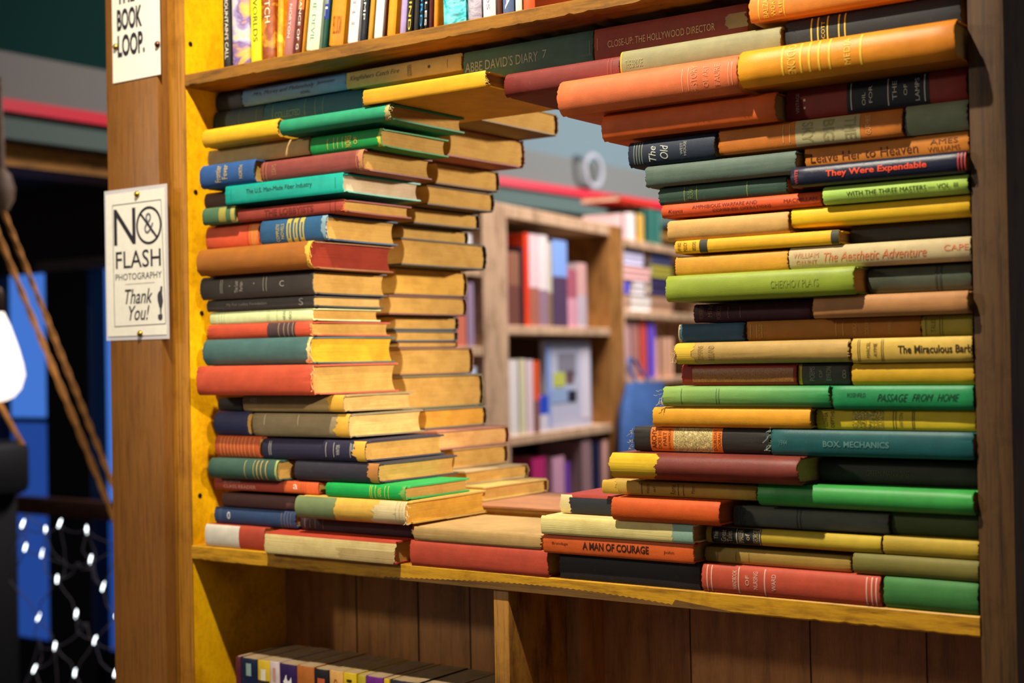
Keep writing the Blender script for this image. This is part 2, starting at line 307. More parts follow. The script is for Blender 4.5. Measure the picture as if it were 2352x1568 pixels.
# ------------------------------------------------------------------ the wall of books, front layer
GOLD, SIL, INK = 'd8b23c', 'c9c2b0', '241d18'
LEFT = [
 # u0 vt0 vb0 u1 vt1 vb1 (pixels of the spine in the photograph), cloth colour, label, options
 (488,215,254,555,204,243,'2b3540','short dark navy book end in the top left corner under the shelf',dict(y=.055)),
 (555,203,243,794,167,208,'5c86b0','slate blue book with dark script title directly under the upper shelf',dict(y=.046,fade='50759c',t=[('Mrs. Morey and Melancholy',582,722,.40,.72,'1c2c3c',dict(shear=.25)),('Jameson',727,768,.48,.74,'1c2c3c',dict(shear=.25)),('NOVEL',690,712,.14,.3,'1c2c3c')])),
 (794,166,207,1061,121,168,'b39c58','drab tan book with brown script title under the upper shelf',dict(y=.04,bul=.002,t=[('Kingfishers Catch Fire',804,918,.36,.72,'5a4422',dict(shear=.3)),('GODDEN',936,946,.12,.8,'5a4422',dict(rot=1))],dots=[(986,.5,.0022)],l=[('6b5a30',[1028],.0008,.25,.75)])),
 (480,259,292,604,238,270,'2f434b','dark slate book with faint gilt, low left below the blue book',dict(y=.05,l=[('58683f',[497,520,548,588],.001)])),
 (604,235,270,832,206,242,'1a5060','dark petrol blue book wedged between slate book and yellow book',dict(y=.046,l=[('5d7f62',[626,700,724,742],.0009)],t=[('COLLECTED',632,690,.35,.6,'557a6c')])),
 (832,204,243,1122,162,206,'e9a917','bright yellow book jutting out over the hole, underside showing',dict(y=-.02,W=.19,bul=.002,fade='e0a020',fray=(1,'d9b64c'),paper=('b08a42',.6),sc=.4)),
 (462,298,341,636,269,309,'f2b51c','short plain yellow book next to the left side panel',dict(y=-.012,bul=.007)),
 (640,270,311,893,238,296,'2f9068','sea green cloth book with frayed spine end, left stack',dict(y=-.018,u2=1066,bul=.008,fray=(1,'c9b878'),b=[(884,895,'b7a566',dict(jl=.003,name='worn_patch'))])),
 (476,344,371,709,315,347,'c2a263','thin dusty tan book under the plain yellow book',dict(y=.012,bul=.003)),
 (711,318,349,874,289,335,'1f8f45','emerald green book with gilt bars below the sea green one',dict(y=-.002,u2=1030,b=[(868,876,'c7c43c',dict(jl=.003,name='worn_patch'))],l=[(GOLD,[752,766,775,786],.0008,.2,.8)],t=[('NOVELS',792,806,.2,.8,GOLD,dict(rot=1)),('OF',812,820,.3,.7,GOLD,dict(rot=1))])),
 (457,381,436,582,362,416,'31568c','short navy blue book with gold letters against the left panel',dict(y=-.012,bul=.007,t=[('Frontier',493,506,.2,.9,'c9b06a',dict(rot=1)),('Fever',509,521,.3,.9,'c9b06a',dict(rot=1)),('NORTH',548,556,.25,.8,'c9b06a',dict(rot=1))])),
 (597,374,415,833,338,398,'8a4038','maroon brown book with worn spine end above the turquoise book',dict(y=-.006,u2=993,worn=.0014,l=[('b5834f',[604,611,818],.0008)],t=[('ESSAYS',624,634,.3,.8,'a87850',dict(rot=1))],b=[(822,834,'b77a50',dict(jl=.003,name='worn_patch'))])),
 (468,440,470,520,441,468,'5d3c2c','small brown book end behind and below the navy blue book',dict(y=.012,W=.14)),
 (516,425,463,787,398,442,'0fa593','turquoise book with dark title lettering, left stack',dict(y=-.012,u2=967,bul=.002,rough=.45,paper=('d8bfa0',.8),t=[('The U.S. Man-Made Fiber Industry',565,716,.40,.72,'163f3a')],l=[('167a70',[530,770],.001,.25,.8)])),
 (463,476,520,540,472,512,'4d7050','short moss green book with gilt ornament near the left panel',dict(y=-.008,b=[(502,518,'a89c44',dict(z0=.08,z1=.92,name='gilt_band')),(529,540,'b7ac58',dict(name='gilt_band'))])),
 (543,482,512,788,455,497,'93382a','brick brown book with raised dark title under the turquoise book',dict(y=-.004,u2=945,t=[('THE LOBBYISTS',607,720,.25,.75,'6b2018',dict(bold=.02))],l=[('6b2018',[758,770],.001)],fray=(1,'d2622a'))),
 (471,523,564,594,506,556,'d8552e','short orange red book with ruled end beside the banded blue book',dict(y=.006,b=[(572,593,'d98038',dict(name='faded_band'))],l=[('b23c20',[568,575],.0009)])),
 (595,505,557,748,494,546,'2a5478','petrol blue book with three gold chain bands and frayed end',dict(y=-.006,u2=913,worn=.0016,fray=(1,'9fb4b0'),b=[(658,668,'b9a43c',dict(name='gilt_band')),(673,683,'b9a43c',dict(name='gilt_band')),(688,698,'b9a43c',dict(name='gilt_band')),(739,750,'7d98a0',dict(jl=.003,name='worn_patch'))],l=[('2a5478',[663,678,693],.0028,.2,.8)],t=[('COMPLETE',634,641,.1,.8,'b9a43c',dict(rot=1)),('NOVELS',645,652,.2,.8,'b9a43c',dict(rot=1))])),
 (449,571,629,711,552,619,'98581a','thick ochre book with dark red page edges, left stack',dict(y=-.03,u2=905,bul=.01,paper=('8a2c18',.75),fade='a2601a',worn=.0014,fray=(1,'e0a23c'),b=[(702,712,'e2ac3a',dict(jl=.004,name='worn_patch'))])),
 (458,635,686,717,622,673,'4c453f','thick charcoal book with silver lettering below the ochre book',dict(y=-.008,u2=890,l=[(SIL,[506,510,604,611],.0008,.25,.85)],t=[('The Last',538,546,.25,.75,SIL,dict(rot=1)),('Puritan',549,557,.3,.7,SIL,dict(rot=1)),('C',642,652,.4,.65,SIL)],dots=[(527,.55,.001),(583,.6,.001)],dotc=SIL)),
 (473,688,714,719,679,707,'3c3734','thin black book with faint silver title above the pale green book',dict(y=.0,u2=882,paper=('d9b06a',.7),t=[('My Fair Ladies Foundation',520,612,.35,.65,'8d857a'),('S',686,696,.2,.8,'8d857a')])),
 (481,716,740,717,707,733,'d6dfa6','pale mint green book with fine rules, left stack',dict(y=.004,u2=875,bul=.003,l=[('8c9468',[503,509,515,614,618,636],.0006)],t=[('WAR AND',650,656,.15,.85,'5c6448',dict(rot=1)),('PEACE',664,670,.2,.8,'5c6448',dict(rot=1))])),
 (475,749,775,714,734,766,'c44a2c','red book with dark ribbed label under the pale green book',dict(y=.0,u2=898,worn=.0012,b=[(614,677,'4a3436',dict(name='spine_label'))],l=[('9a8468',[640,652,662,672],.0012)],fray=(1,'d8a860'))),
 (464,782,836,711,770,828,'42625f','thick grey teal book with torn pale corners and gilt page edges',dict(y=-.012,u2=908,bul=.009,paper=('e8b02a',.6),worn=.0016,b=[(703,713,'e0c88c',dict(jl=.005,name='worn_patch'))],fray=(1,'dcc487'))),
 (449,846,904,716,831,902,'c24c2e','thick plain coral red book overhanging the darker books, left stack',dict(y=-.034,u2=916,bul=.006,worn=.0012,fray=(1,'d8b070'))),
 (500,914,943,555,911,943,'3a3630','dark book end beside the taupe book below the coral one',dict(y=.014)),
 (556,911,943,788,901,945,'a58a58','taupe cloth book with torn ochre spine end, upper one',dict(y=.006,u2=950,worn=.0014,paper=('dcae68',.75),b=[(755,789,'d9a538',dict(jl=.004,name='torn_patch'))],t=[('IVES',575,590,.55,.8,'d9c9a0')])),
 (489,943,996,571,947,999,'2c3050','short midnight blue book with rounded spine above the rust book',dict(y=.002,bul=.009)),
 (572,950,999,800,948,1008,'93825f','dusty taupe book with torn ochre spine end, lower one',dict(y=.01,u2=975,paper=('e3b870',.75),worn=.0014,b=[(772,801,'dda93a',dict(jl=.006,name='torn_patch'))],l=[('c8b890',[607,684],.0014,.5,.95)])),
 (492,999,1047,594,1003,1050,'b65028','short rust orange book with ribbed gilt spine',dict(y=.004,l=[('d98a4a',[506,514,522,530,538,546,554,562,572,582],.0012)])),
 (600,1008,1053,819,1011,1059,'25233a','blue black book with silver bars beside the rust ribbed book',dict(y=.002,u2=1004,worn=.0016,b=[(814,838,'dba63c',dict(jl=.006,name='torn_patch'))],l=[('a8a29c',[618,622,748,766,804],.0009,.2,.9)],t=[('WINTER',772,780,.3,.8,'a8a29c',dict(rot=1)),('II',806,812,.5,.85,'a8a29c')],ext=838)),
 (477,1053,1099,635,1055,1101,'3c594c','dark green book with gilt rules and pale page end',dict(y=-.012,u2=672,bul=.008,l=[('b9a050',[562,582],.001),('c49a48',[590,599,610],.0016)],b=[(630,637,'a8b26a',dict(jl=.002,name='worn_patch'))])),
 (674,1057,1101,848,1063,1112,'2b2832','plain black book behind the dark green one, chipped page end',dict(y=.004,u2=1038,worn=.0016,b=[(846,868,'b5783a',dict(jl=.004,name='torn_patch'))],ext=868)),
 (491,1101,1130,731,1101,1138,'a8402c','brick red reader with white two line title and orange end',dict(y=.008,bul=.002,W=.14,b=[(652,731,'d6602c',dict(name='spine_label'))],t=[('SEVENTH',514,552,.60,.85,'d8b0a0'),('CLASS READER',514,588,.18,.45,'d8a08c'),('a',674,684,.35,.75,'e8d8c0')],l=[('b84a24',[692,697,702],.0008)])),
 (746,1109,1142,930,1115,1147,'16a44c','bright green book with gilt lines and green cover top',dict(y=-.004,u2=1081,worn=.0012,b=[(922,934,'7fae5a',dict(jl=.004,name='worn_patch'))],l=[('c9c83c',[850,854,862,884,892],.0009)],t=[('GREEN',868,876,.2,.8,'c9c83c',dict(rot=1))])),
 (508,1132,1159,676,1138,1166,'573634','plum brown book low in the left stack',dict(y=.016)),
 (677,1140,1184,930,1150,1206,'e0b048','grey green and ochre book with its spine torn open',dict(y=-.012,u2=1145,worn=.002,bul=.008,paper=('e2a83a',.7),b=[(677,766,'75845a',dict(jag=.002,name='cloth_remnant')),(858,925,'e3cf9a',dict(jl=.007,name='bare_spine',pap=1)),(905,931,'f0e0b4',dict(jl=.003,name='bare_spine',pap=1))],fray=(1,'e8d8b0'))),
 (491,1165,1199,682,1173,1212,'2f4468','navy blue book with small white emblem low in left stack',dict(y=.012,t=[('0',522,529,.3,.75,'d8d8d8')],l=[('5c6c88',[504,508],.0007),('7a7064',[646,653,660,667],.0008)])),
 (684,1180,1214,945,1203,1236,'3a2a30','dark plum book crushed beneath the torn ochre book',dict(y=.02,l=[('8a7866',[700,712,724,742],.0008,.2,.8)])),
 (471,1199,1245,606,1215,1258,'b4442c','book on the lower shelf with white left and red right half',dict(y=.002,bul=.004,b=[(471,549,'dcd4c2',dict(name='spine_label'))])),
 (607,1218,1264,907,1245,1293,'c4452a','cream book without spine cloth and with red cover, on lower shelf',dict(y=-.014,u2=941,bul=.002,worn=.0018,b=[(608,906,'e6cf8c',dict(jl=.001,jag=.003,name='bare_spine',pap=1,z0=.02,z1=.9)),(780,905,'d0b478',dict(jl=.01,jag=.002,name='old_glue',pap=1,z0=.1,z1=.55))])),
 (940,1235,1289,1258,1268,1321,'c24a30','long coral red book on the front edge of the lower shelf',dict(y=-.004,u2=1280,bul=.003,W=.12)),
 (948,1208,1237,1243,1229,1263,'bf9a5c','cream book with cracked flat cover lying at bottom of hole',dict(y=-.004,W=.15,bul=.002,worn=.0012,paper=('e6cf8c',.7),scuff=.6)),
]
RIGHT = [
 (1061,122,186,1362,66,135,'3f5f50','grey green book with silver capitals bridging the hole',dict(y=.042,bul=.003,t=[("ABBE DAVID'S DIARY",1069,1236,.36,.66,'979e88'),('7',1246,1256,.42,.66,'979e88')],l=[('6b7a5c',[1354],.0008,.3,.7)])),
 (1364,69,130,1717,4,57,'8c3422','red brown book with pale capitals under the upper shelf',dict(y=.036,bul=.002,t=[('CLOSE-UP: THE HOLLYWOOD DIRECTOR',1396,1642,.34,.56,'d8a878')],b=[(1672,1712,'a88a54',dict(z0=.3,z1=.75,name='gilt_emblem',jag=.004,jl=.004))],l=[('c09070',[1372],.0008,.3,.7)])),
 (1719,-8,55,2208,-100,-30,'d67f26','orange book with gilt lettering at the very top right',dict(y=.002,t=[('BALZAC',1752,1764,.1,.9,'e8c03a',dict(rot=1)),('WORKS',1770,1780,.1,.9,'e8c03a',dict(rot=1)),('LIFE',1788,1795,.2,.85,'e8c03a',dict(rot=1))],l=[('e8c03a',[1742,1800],.001)])),
 (1149,175,228,1422,122,178,'7a2a22','dark red book hanging over the hole beside the yellow one',dict(y=.016,W=.15,bul=.006,l=[('8f4030',[1396,1404],.0012)])),
 (1424,120,170,1796,52,104,'8f8a60','grey olive book between the red brown and big orange books',dict(y=.008,b=[(1424,1428,'c9a02a',dict(name='worn_patch'))],t=[('THE BRIDGE',1436,1476,.3,.6,'9c976c')])),
 (1798,52,100,2206,-24,30,'25282a','black book with gold bars near the upper right corner',dict(y=.016,l=[(GOLD,[1863,1878,1900,1926,1940],.0016)],t=[('SCOTT',1886,1894,.2,.8,GOLD,dict(rot=1))])),
 (1278,189,259,1692,115,204,'d66c3a','big salmon orange book jutting out at the top of the hole',dict(y=-.032,bul=.012,l=[('e08a60',[1566,1580,1672,1680],.0012,.2,.8)],t=[('HISTORY',1586,1600,.15,.85,'e08a60',dict(rot=1)),('OF ART',1614,1626,.25,.8,'e08a60',dict(rot=1)),('FAURE',1640,1652,.25,.8,'e08a60',dict(rot=1))])),
 (1693,117,206,2217,31,124,'dc8420','big amber book with worn gilt bars, right of salmon one',dict(y=-.036,bul=.012,rough=.42,fade='e89a1a',l=[('f0c040',[1796,1838,1858,1880,1904,1976],.0022,.15,.95)],t=[('ENCYCLO',1808,1826,.15,.95,'f0c850',dict(rot=1)),('MEDIA',1938,1952,.2,.9,'f0c850',dict(rot=1))])),
 (1380,263,327,1789,205,276,'d9601e','bright orange book under the big salmon book',dict(y=-.010,bul=.007)),
 (1796,212,278,2221,148,218,'8c2c20','red book with black title panel in the upper right',dict(y=.014,bul=.004,b=[(1945,2134,'1e2228',dict(name='spine_label'))],l=[(SIL,[1955,2040,2124],.0011,.1,.95)],t=[('OIL',1980,1988,.2,.6,SIL,dict(rot=1)),('FOR',1996,2004,.25,.8,SIL,dict(rot=1)),('THE',2050,2060,.25,.85,SIL,dict(rot=1)),('OF',2076,2084,.35,.7,SIL,dict(rot=1)),('LAMPS',2102,2112,.15,.85,SIL,dict(rot=1)),('VINTAGE',1828,1836,.2,.85,'d8b0a0',dict(rot=1))],dots=[(1848,.35,.0014),(1848,.6,.0014)],dotc='e0c0a0')),
 (1441,328,381,1643,302,357,'1c2636','navy blue book with pale script at right edge of hole',dict(y=-.002,bul=.006,t=[('The',1490,1506,.15,.75,'b8bcb0',dict(rot=1,shear=.3)),('Old',1516,1534,.2,.75,'b8bcb0',dict(rot=1,shear=.3)),('WEST',1562,1568,.3,.75,'9a9c90',dict(rot=1)),('HOUSE',1570,1576,.25,.8,'9a9c90',dict(rot=1))],l=[('6c7468',[1456,1462,1468,1474],.0012,.1,.95)])),
 (1646,302,357,2073,243,301,'c5701e','orange brown book with pale title panel under the red one',dict(y=.004,bul=.004,b=[(1827,1975,'b5aa78',dict(name='spine_label'))],t=[('THE',1940,1966,.12,.9,'8c8458',dict(rot=-1,bold=.02)),('BIG',1890,1916,.12,.9,'8c8458',dict(rot=-1,bold=.02)),('SKY',1842,1868,.12,.9,'8c8458',dict(rot=-1,bold=.02)),('GUTHRIE',1988,2000,.2,.9,'d8a060',dict(rot=1))],l=[('d8a060',[1799,1814],.0008,.2,.9)])),
 (2075,245,299,2222,224,293,'8c9474','short pale sage book against the right side panel, upper',dict(y=.008,bul=.006)),
 (1480,385,424,1828,341,393,'55665a','grey green cloth book with plain spine right of the hole',dict(y=-.002,worn=.0012)),
 (1847,336,378,2225,302,340,'c8781f','orange book with dark serif title below the sage book',dict(y=.014,bul=.003,t=[('Leave Her to Heaven',1862,2108,.24,.66,'5c2c12'),('AMES',2136,2200,.52,.76,'7a4018'),('WILLIAMS',2130,2205,.2,.42,'7a4018')])),
 (1511,431,471,1808,403,440,'2c4638','dark green book with gilt line under the grey green book',dict(y=.006,l=[('7c8a3c',[1572,1600,1716],.0009,.1,.9)],t=[('FLORA',1580,1592,.25,.8,'6c7c3c',dict(rot=1))],worn=.0012)),
 (1814,389,441,2226,336,393,'1e2234','glossy midnight blue book with red title, right stack',dict(y=-.012,bul=.006,rough=.28,spec=.6,t=[('They Were Expendable',1896,2128,.30,.68,'e2482a',dict(bold=.025)),('WHITE',1825,1832,.15,.85,'d84030',dict(rot=1))],l=[('c83c34',[2200,2208,2216],.0012,.1,.9)])),
 (1518,473,504,1886,435,472,'dd5420','orange red book with two line dark title, right stack',dict(y=.0,bul=.005,t=[('Keyes',1535,1568,.3,.6,'6c2010',dict(shear=.25)),('AMPHIBIOUS WARFARE AND',1590,1738,.52,.78,'7a2812'),('COMBINED OPERATIONS',1636,1770,.18,.42,'7a2812'),('MACMILLAN',1800,1876,.4,.66,'7a2812')])),
 (1888,431,479,2228,393,446,'abc95a','lime green book with small black capitals, right stack',dict(y=-.006,bul=.007,fade='a5c860',t=[('WITH THE THREE MASTERS — VOL. III',1944,2200,.36,.6,'2c3a18')])),
 (1531,510,550,1810,481,530,'d4a45a','pale tan book with plain spine, beside the yellow cloth book',dict(y=-.002,bul=.005)),
 (1815,479,527,2228,445,496,'e6b41a','plain yellow cloth book under the lime green book',dict(y=.002,bul=.006,fade='ecc010')),
 (1548,556,588,1928,523,559,'edb01c','slim yellow book with two dark bands',dict(y=-.004,bul=.004,b=[(1606,1624,'3a3c30',dict(name='dark_band')),(1908,1926,'3a3c30',dict(name='dark_band'))],t=[('LAW AND',1556,1564,.15,.85,'4a3a14',dict(rot=1)),('POLICY',1570,1578,.15,.85,'4a3a14',dict(rot=1)),('BROOKS',1590,1598,.2,.85,'4a3a14',dict(rot=1))])),
 (1950,520,556,2228,498,537,'2e2a26','black book recessed behind the slim yellow banded book',dict(y=.024)),
 (1549,592,632,1808,571,615,'d99a2c','mottled ochre book below the slim yellow banded book',dict(y=-.002,bul=.004,scuff=.6)),
 (1811,569,613,2230,540,595,'c4b080','beige book with faded red script title, right stack',dict(y=-.002,bul=.006,t=[('WILLIAM',1822,1880,.5,.72,'c88a60'),('GAUNT',1828,1876,.2,.42,'c88a60'),('The Aesthetic Adventure',1892,2128,.3,.68,'d27448',dict(shear=.3)),('CAPE',2168,2225,.45,.7,'d27448')])),
 (1527,636,696,1960,607,678,'8a9c36','thick olive green book jutting into the hole, right stack',dict(y=-.026,bul=.006,rough=.45,u2=1990,fade='96a640',t=[('CHEKHOV PLAYS',1770,1880,.35,.62,'7f9234')])),
 (1992,615,671,2230,602,655,'4f5546','grey green book in a glossy clear jacket beside the olive one',dict(y=.008,bul=.008,rough=.16,spec=.8,l=[('33382e',[2150,2160],.0022)])),
 (1592,698,738,1862,688,730,'4a2228','dark maroon book shaded beneath the olive green book',dict(y=.012,t=[('POWER OF',1606,1616,.2,.9,'8a6448',dict(rot=1)),('MEN',1626,1636,.3,.9,'8a6448',dict(rot=1)),('FORCES',1646,1656,.15,.85,'8a6448',dict(rot=1))],l=[('8a6448',[1672,1700],.0008,.2,.8)])),
 (1865,690,739,2233,656,716,'b9804a','light brown book overhanging the orange brown one',dict(y=-.014,bul=.005)),
 (1558,743,781,1708,741,778,'3f6077','short steel blue book above the torn tan book',dict(y=.002,bul=.004,worn=.0012,b=[(1556,1562,'b8a878',dict(jag=.002,name='worn_patch'))])),
 (1712,737,778,2114,726,770,'c07a22','golden brown book with faded gilt rules below light brown one',dict(y=.006,bul=.003,l=[('d9a044',[1724,1738,1750,1920,1936],.001,.15,.85)],t=[('VICTOR',1742,1748,.1,.9,'d9a044',dict(rot=1)),('HUGO',1958,1968,.2,.85,'d9a044',dict(rot=1)),('TOILERS',1986,1996,.15,.9,'d9a044',dict(rot=1)),('PARIS',2040,2048,.2,.85,'d9a044',dict(rot=1))])),
 (2116,724,771,2234,722,769,'c0ab38','short olive yellow book against the right panel, above cream title',dict(y=.004,l=[('7c7024',[2126,2158,2164],.0007)],t=[('TALES',2138,2148,.2,.85,'7c7024',dict(rot=1))])),
 (1551,787,831,1950,778,833,'bb9750','tan book with splintered left spine end, right stack',dict(y=-.006,bul=.007,worn=.002,b=[(1549,1592,'dfb840',dict(jl=.002,jag=.004,name='bare_spine',pap=1))],t=[('ROMANS',1602,1614,.2,.85,'9c7c3c',dict(rot=1)),('ROLLAND',1626,1640,.15,.85,'9c7c3c',dict(rot=1))],fray=(-1,'d9bc60'))),
 (1954,776,831,2236,772,827,'d8b24a','straw yellow book with black western style title, right edge',dict(y=-.004,bul=.004,l=[('5c4a1c',[1970,1974,2024,2028],.0006)],t=[('MARCEL',1990,1998,.2,.85,'4a3814',dict(rot=1)),('AYME',2006,2014,.25,.8,'4a3814',dict(rot=1)),('The Miraculous Barb',2062,2233,.36,.68,'3c2a10',dict(bold=.02))])),
 (1564,835,879,1830,835,881,'9c2c1c','red book with ornate bronze stamped spine, right stack',dict(y=.006,b=[(1590,1822,'9a5a2c',dict(z0=.16,z1=.8,name='stamped_panel',mat=1))])),
 (1833,835,883,1952,833,881,'44423c','short grey book with pale lettering between red and yellow books',dict(y=.01,bul=.003,b=[(1832,1842,'d0a424',dict(name='worn_patch'))],t=[('POEMS',1860,1872,.2,.85,'8a8674',dict(rot=1)),('OF',1882,1890,.35,.7,'8a8674',dict(rot=1)),('BYRON',1898,1910,.2,.85,'8a8674',dict(rot=1)),('8',1935,1944,.3,.7,'8a8674')])),
 (1955,835,881,2237,829,881,'d9a91c','yellow cloth book under the straw yellow one',dict(y=.002,bul=.005)),
 (1520,889,931,1904,883,934,'318c50','green book fading to pale at its left end',dict(y=-.008,bul=.006,rough=.45,fade='93b25c',worn=.0014,l=[('5a7c48',[1564,1644,1650],.0007,.1,.9)],fray=(-1,'c9c080'))),
 (1911,887,941,2237,883,942,'2a8a52','jade green book with slanted dark title words',dict(y=-.004,bul=.004,rough=.42,t=[('ROSENFELD',1946,1988,.52,.7,'16402c'),('PASSAGE',2014,2086,.34,.66,'16402c',dict(shear=.5)),('FROM',2094,2144,.36,.66,'16402c',dict(shear=.5)),('HOME',2152,2204,.36,.66,'16402c',dict(shear=.5))])),
 (1497,933,975,1866,938,984,'eca422','warm yellow orange book above the one with orange label',dict(y=-.006,bul=.005)),
 (1869,940,986,2241,940,987,'d8bc22','yellow book with black ink drawing on the spine',dict(y=.006,bul=.003,b=[(1958,2030,'8a7c26',dict(name='ink_drawing',z0=.04,z1=.96,mat=2))],l=[('5c5418',[2052,2058,2096,2100],.0007)],t=[('LOWER',1893,1901,.15,.85,'4a4214',dict(rot=1)),('DEPTHS',1908,1916,.1,.9,'4a4214',dict(rot=1)),('ANTON',2066,2074,.15,.85,'6a6020',dict(rot=1))])),
 (1453,977,1032,1768,986,1044,'29241f','black cloth book with orange and cream picture label',dict(y=-.002,bul=.005,worn=.002,fray=(-1,'c9b48c'),b=[(1494,1546,'ee7a1c',dict(name='spine_label',label='orange paper label')),(1546,1636,'e8d494',dict(name='picture_label',mat=3)),(1636,1658,'ee7a1c',dict(name='spine_label'))],t=[('ARCHY',1497,1508,.12,.92,'5c2408',dict(rot=1,bold=.02)),('DOES HIS',1511,1519,.12,.92,'5c2408',dict(rot=1)),('PART',1523,1531,.25,.8,'5c2408',dict(rot=1)),('DON MARQUIS',1535,1541,.1,.92,'5c2408',dict(rot=1)),('DOUBLEDAY',1639,1646,.1,.92,'5c2408',dict(rot=1)),('DORAN',1649,1656,.2,.8,'5c2408',dict(rot=1))])),
 (1769,988,1044,2243,991,1050,'1f5656','teal book with faint stamped capitals, right stack',dict(y=-.006,bul=.004,rough=.45,t=[('BOX. MECHANICS',1890,2042,.36,.6,'52807a',dict(bold=.025)),('1944',1790,1808,.4,.6,'52807a')],fray=(-1,'9fc0a8'))),
 (1399,1041,1096,1846,1049,1124,'7c3428','maroon book with yellowed bare left third, right stack',dict(y=-.03,bul=.012,rough=.45,u2=1872,worn=.0014,b=[(1398,1502,'dcb52e',dict(jag=.005,jl=.002,name='bare_spine',pap=1))])),
 (1868,1056,1107,2246,1061,1110,'33342a','blackish green book recessed under the teal one',dict(y=.022,t=[('GREEN MANSIONS',1990,2090,.35,.6,'4a4c38')])),
 (1383,1093,1135,1737,1124,1155,'bf9a3a','olive tan book with vertical brown lettering below maroon one',dict(y=.004,bul=.003,b=[(1383,1416,'dcae38',dict(name='worn_patch',jag=.004))],t=[('History',1484,1494,.2,.85,'6a5020',dict(rot=1)),('of',1500,1506,.3,.7,'6a5020',dict(rot=1)),('Rome',1540,1552,.2,.85,'6a5020',dict(rot=1)),('Mom',1588,1596,.3,.8,'6a5020',dict(rot=1))],l=[('6a5020',[1474,1558,1570],.0008,.1,.9)])),
 (1738,1126,1168,2248,1111,1174,'3f9a48','long green book low in the right stack',dict(y=-.01,bul=.008,rough=.42)),
 (1287,1133,1181,1412,1141,1187,'2d3038','dark book with torn leather, bare spine and red cover at hole',dict(y=.012,bul=.003,worn=.002,W=.17,b=[(1287,1312,'ecd9a0',dict(jl=.001,jag=.002,name='bare_spine',pap=1)),(1308,1412,'2a2c34',dict(name='leather_spine',jl=.002,z1=.86,jag=.001,label='torn navy leather spine'))],mat='red')),
 (1402,1143,1189,1654,1152,1208,'dc5a16','vivid orange book with hollow right end, right stack',dict(y=-.024,bul=.006,u2=1678,paper=('c0602a',.6))),
 (1679,1159,1203,2042,1180,1224,'5c6052','grey book with faint stamped lines right of vivid orange one',dict(y=.006,l=[('3a3e34',[1700,1830,1838],.001)],t=[('BURMA',1688,1696,.2,.9,'3a3e34',dict(rot=1)),('LETTERS',1704,1712,.1,.9,'3a3e34',dict(rot=1))])),
 (2044,1177,1231,2249,1175,1234,'4c5c2c','short dark olive book against the right panel, lower down',dict(y=.012)),
 (1241,1184,1221,1592,1203,1248,'e6d48a','cream book showing sewn bare spine with pale blue end',dict(y=-.016,bul=.003,worn=.001,b=[(1242,1543,'e9d88c',dict(name='bare_spine',pap=1,jag=.002)),(1543,1591,'8fb09a',dict(name='cloth_remnant',jl=.002))])),
 (1246,1224,1259,1593,1252,1292,'d65c1c','orange book with dark slab title above the black one',dict(y=-.012,bul=.002,u2=1615,t=[('Brandage',1268,1304,.46,.64,'4c1c0a'),('A MAN OF COURAGE',1338,1490,.34,.74,'3c1a0c',dict(bold=.025)),('John',1524,1548,.4,.58,'4c1c0a')])),
 (1284,1269,1318,1608,1292,1347,'262220','plain black book resting on the lower shelf',dict(y=.0,bul=.002)),
 (1622,1211,1252,2022,1229,1271,'c8aa2c','yellow book with dark title panel low in the right stack',dict(y=.002,bul=.005,b=[(1622,1632,'b89a30',dict(name='worn_patch')),(1634,1748,'24262c',dict(name='spine_label'))],t=[('The',1640,1650,.25,.75,'b8a878',dict(rot=1)),('Great',1656,1668,.15,.85,'b8a878',dict(rot=1)),('Tales',1670,1682,.15,.8,'b8a878',dict(rot=1)),('SMALLER',1696,1708,.1,.9,'b8a878',dict(rot=1)),('of',1712,1722,.3,.7,'b8a878',dict(rot=1)),('GEORGE',1730,1742,.15,.9,'b8a878',dict(rot=1))],l=[('b8a878',[1692,1745],.001,.05,.95)])),
 (2027,1229,1266,2251,1242,1279,'bfa030','mustard book right of the yellow one with dark panel',dict(y=.002,bul=.005)),
 (1618,1259,1292,1953,1273,1311,'a58638','drab tan book between yellow one and coral ruled one',dict(y=.008,bul=.003,l=[('8a6c2c',[1648,1690,1720],.0008,.2,.8)])),
 (1957,1275,1321,2252,1284,1334,'7c7430','olive drab book low at the right panel',dict(y=.0,bul=.005)),
 (1610,1293,1348,2021,1325,1386,'c24c30','coral red book with white ruled bands on the lower shelf',dict(y=-.004,bul=.005,l=[('e0a890',[1624,1634,1696,1756,1990,2002,2012],.0014)],t=[('HANDBOOK',1682,1692,.2,.85,'e0b098',dict(rot=1)),('OF',1712,1720,.35,.7,'e0b098',dict(rot=1)),('NURSING',1730,1740,.25,.85,'e0b098',dict(rot=1)),('WARD',1772,1782,.25,.8,'e0b098',dict(rot=1))])),
 (2028,1327,1386,2254,1338,1402,'3f7a3c','short green book on the lower shelf at far right',dict(y=-.002,bul=.006)),
]
books = []
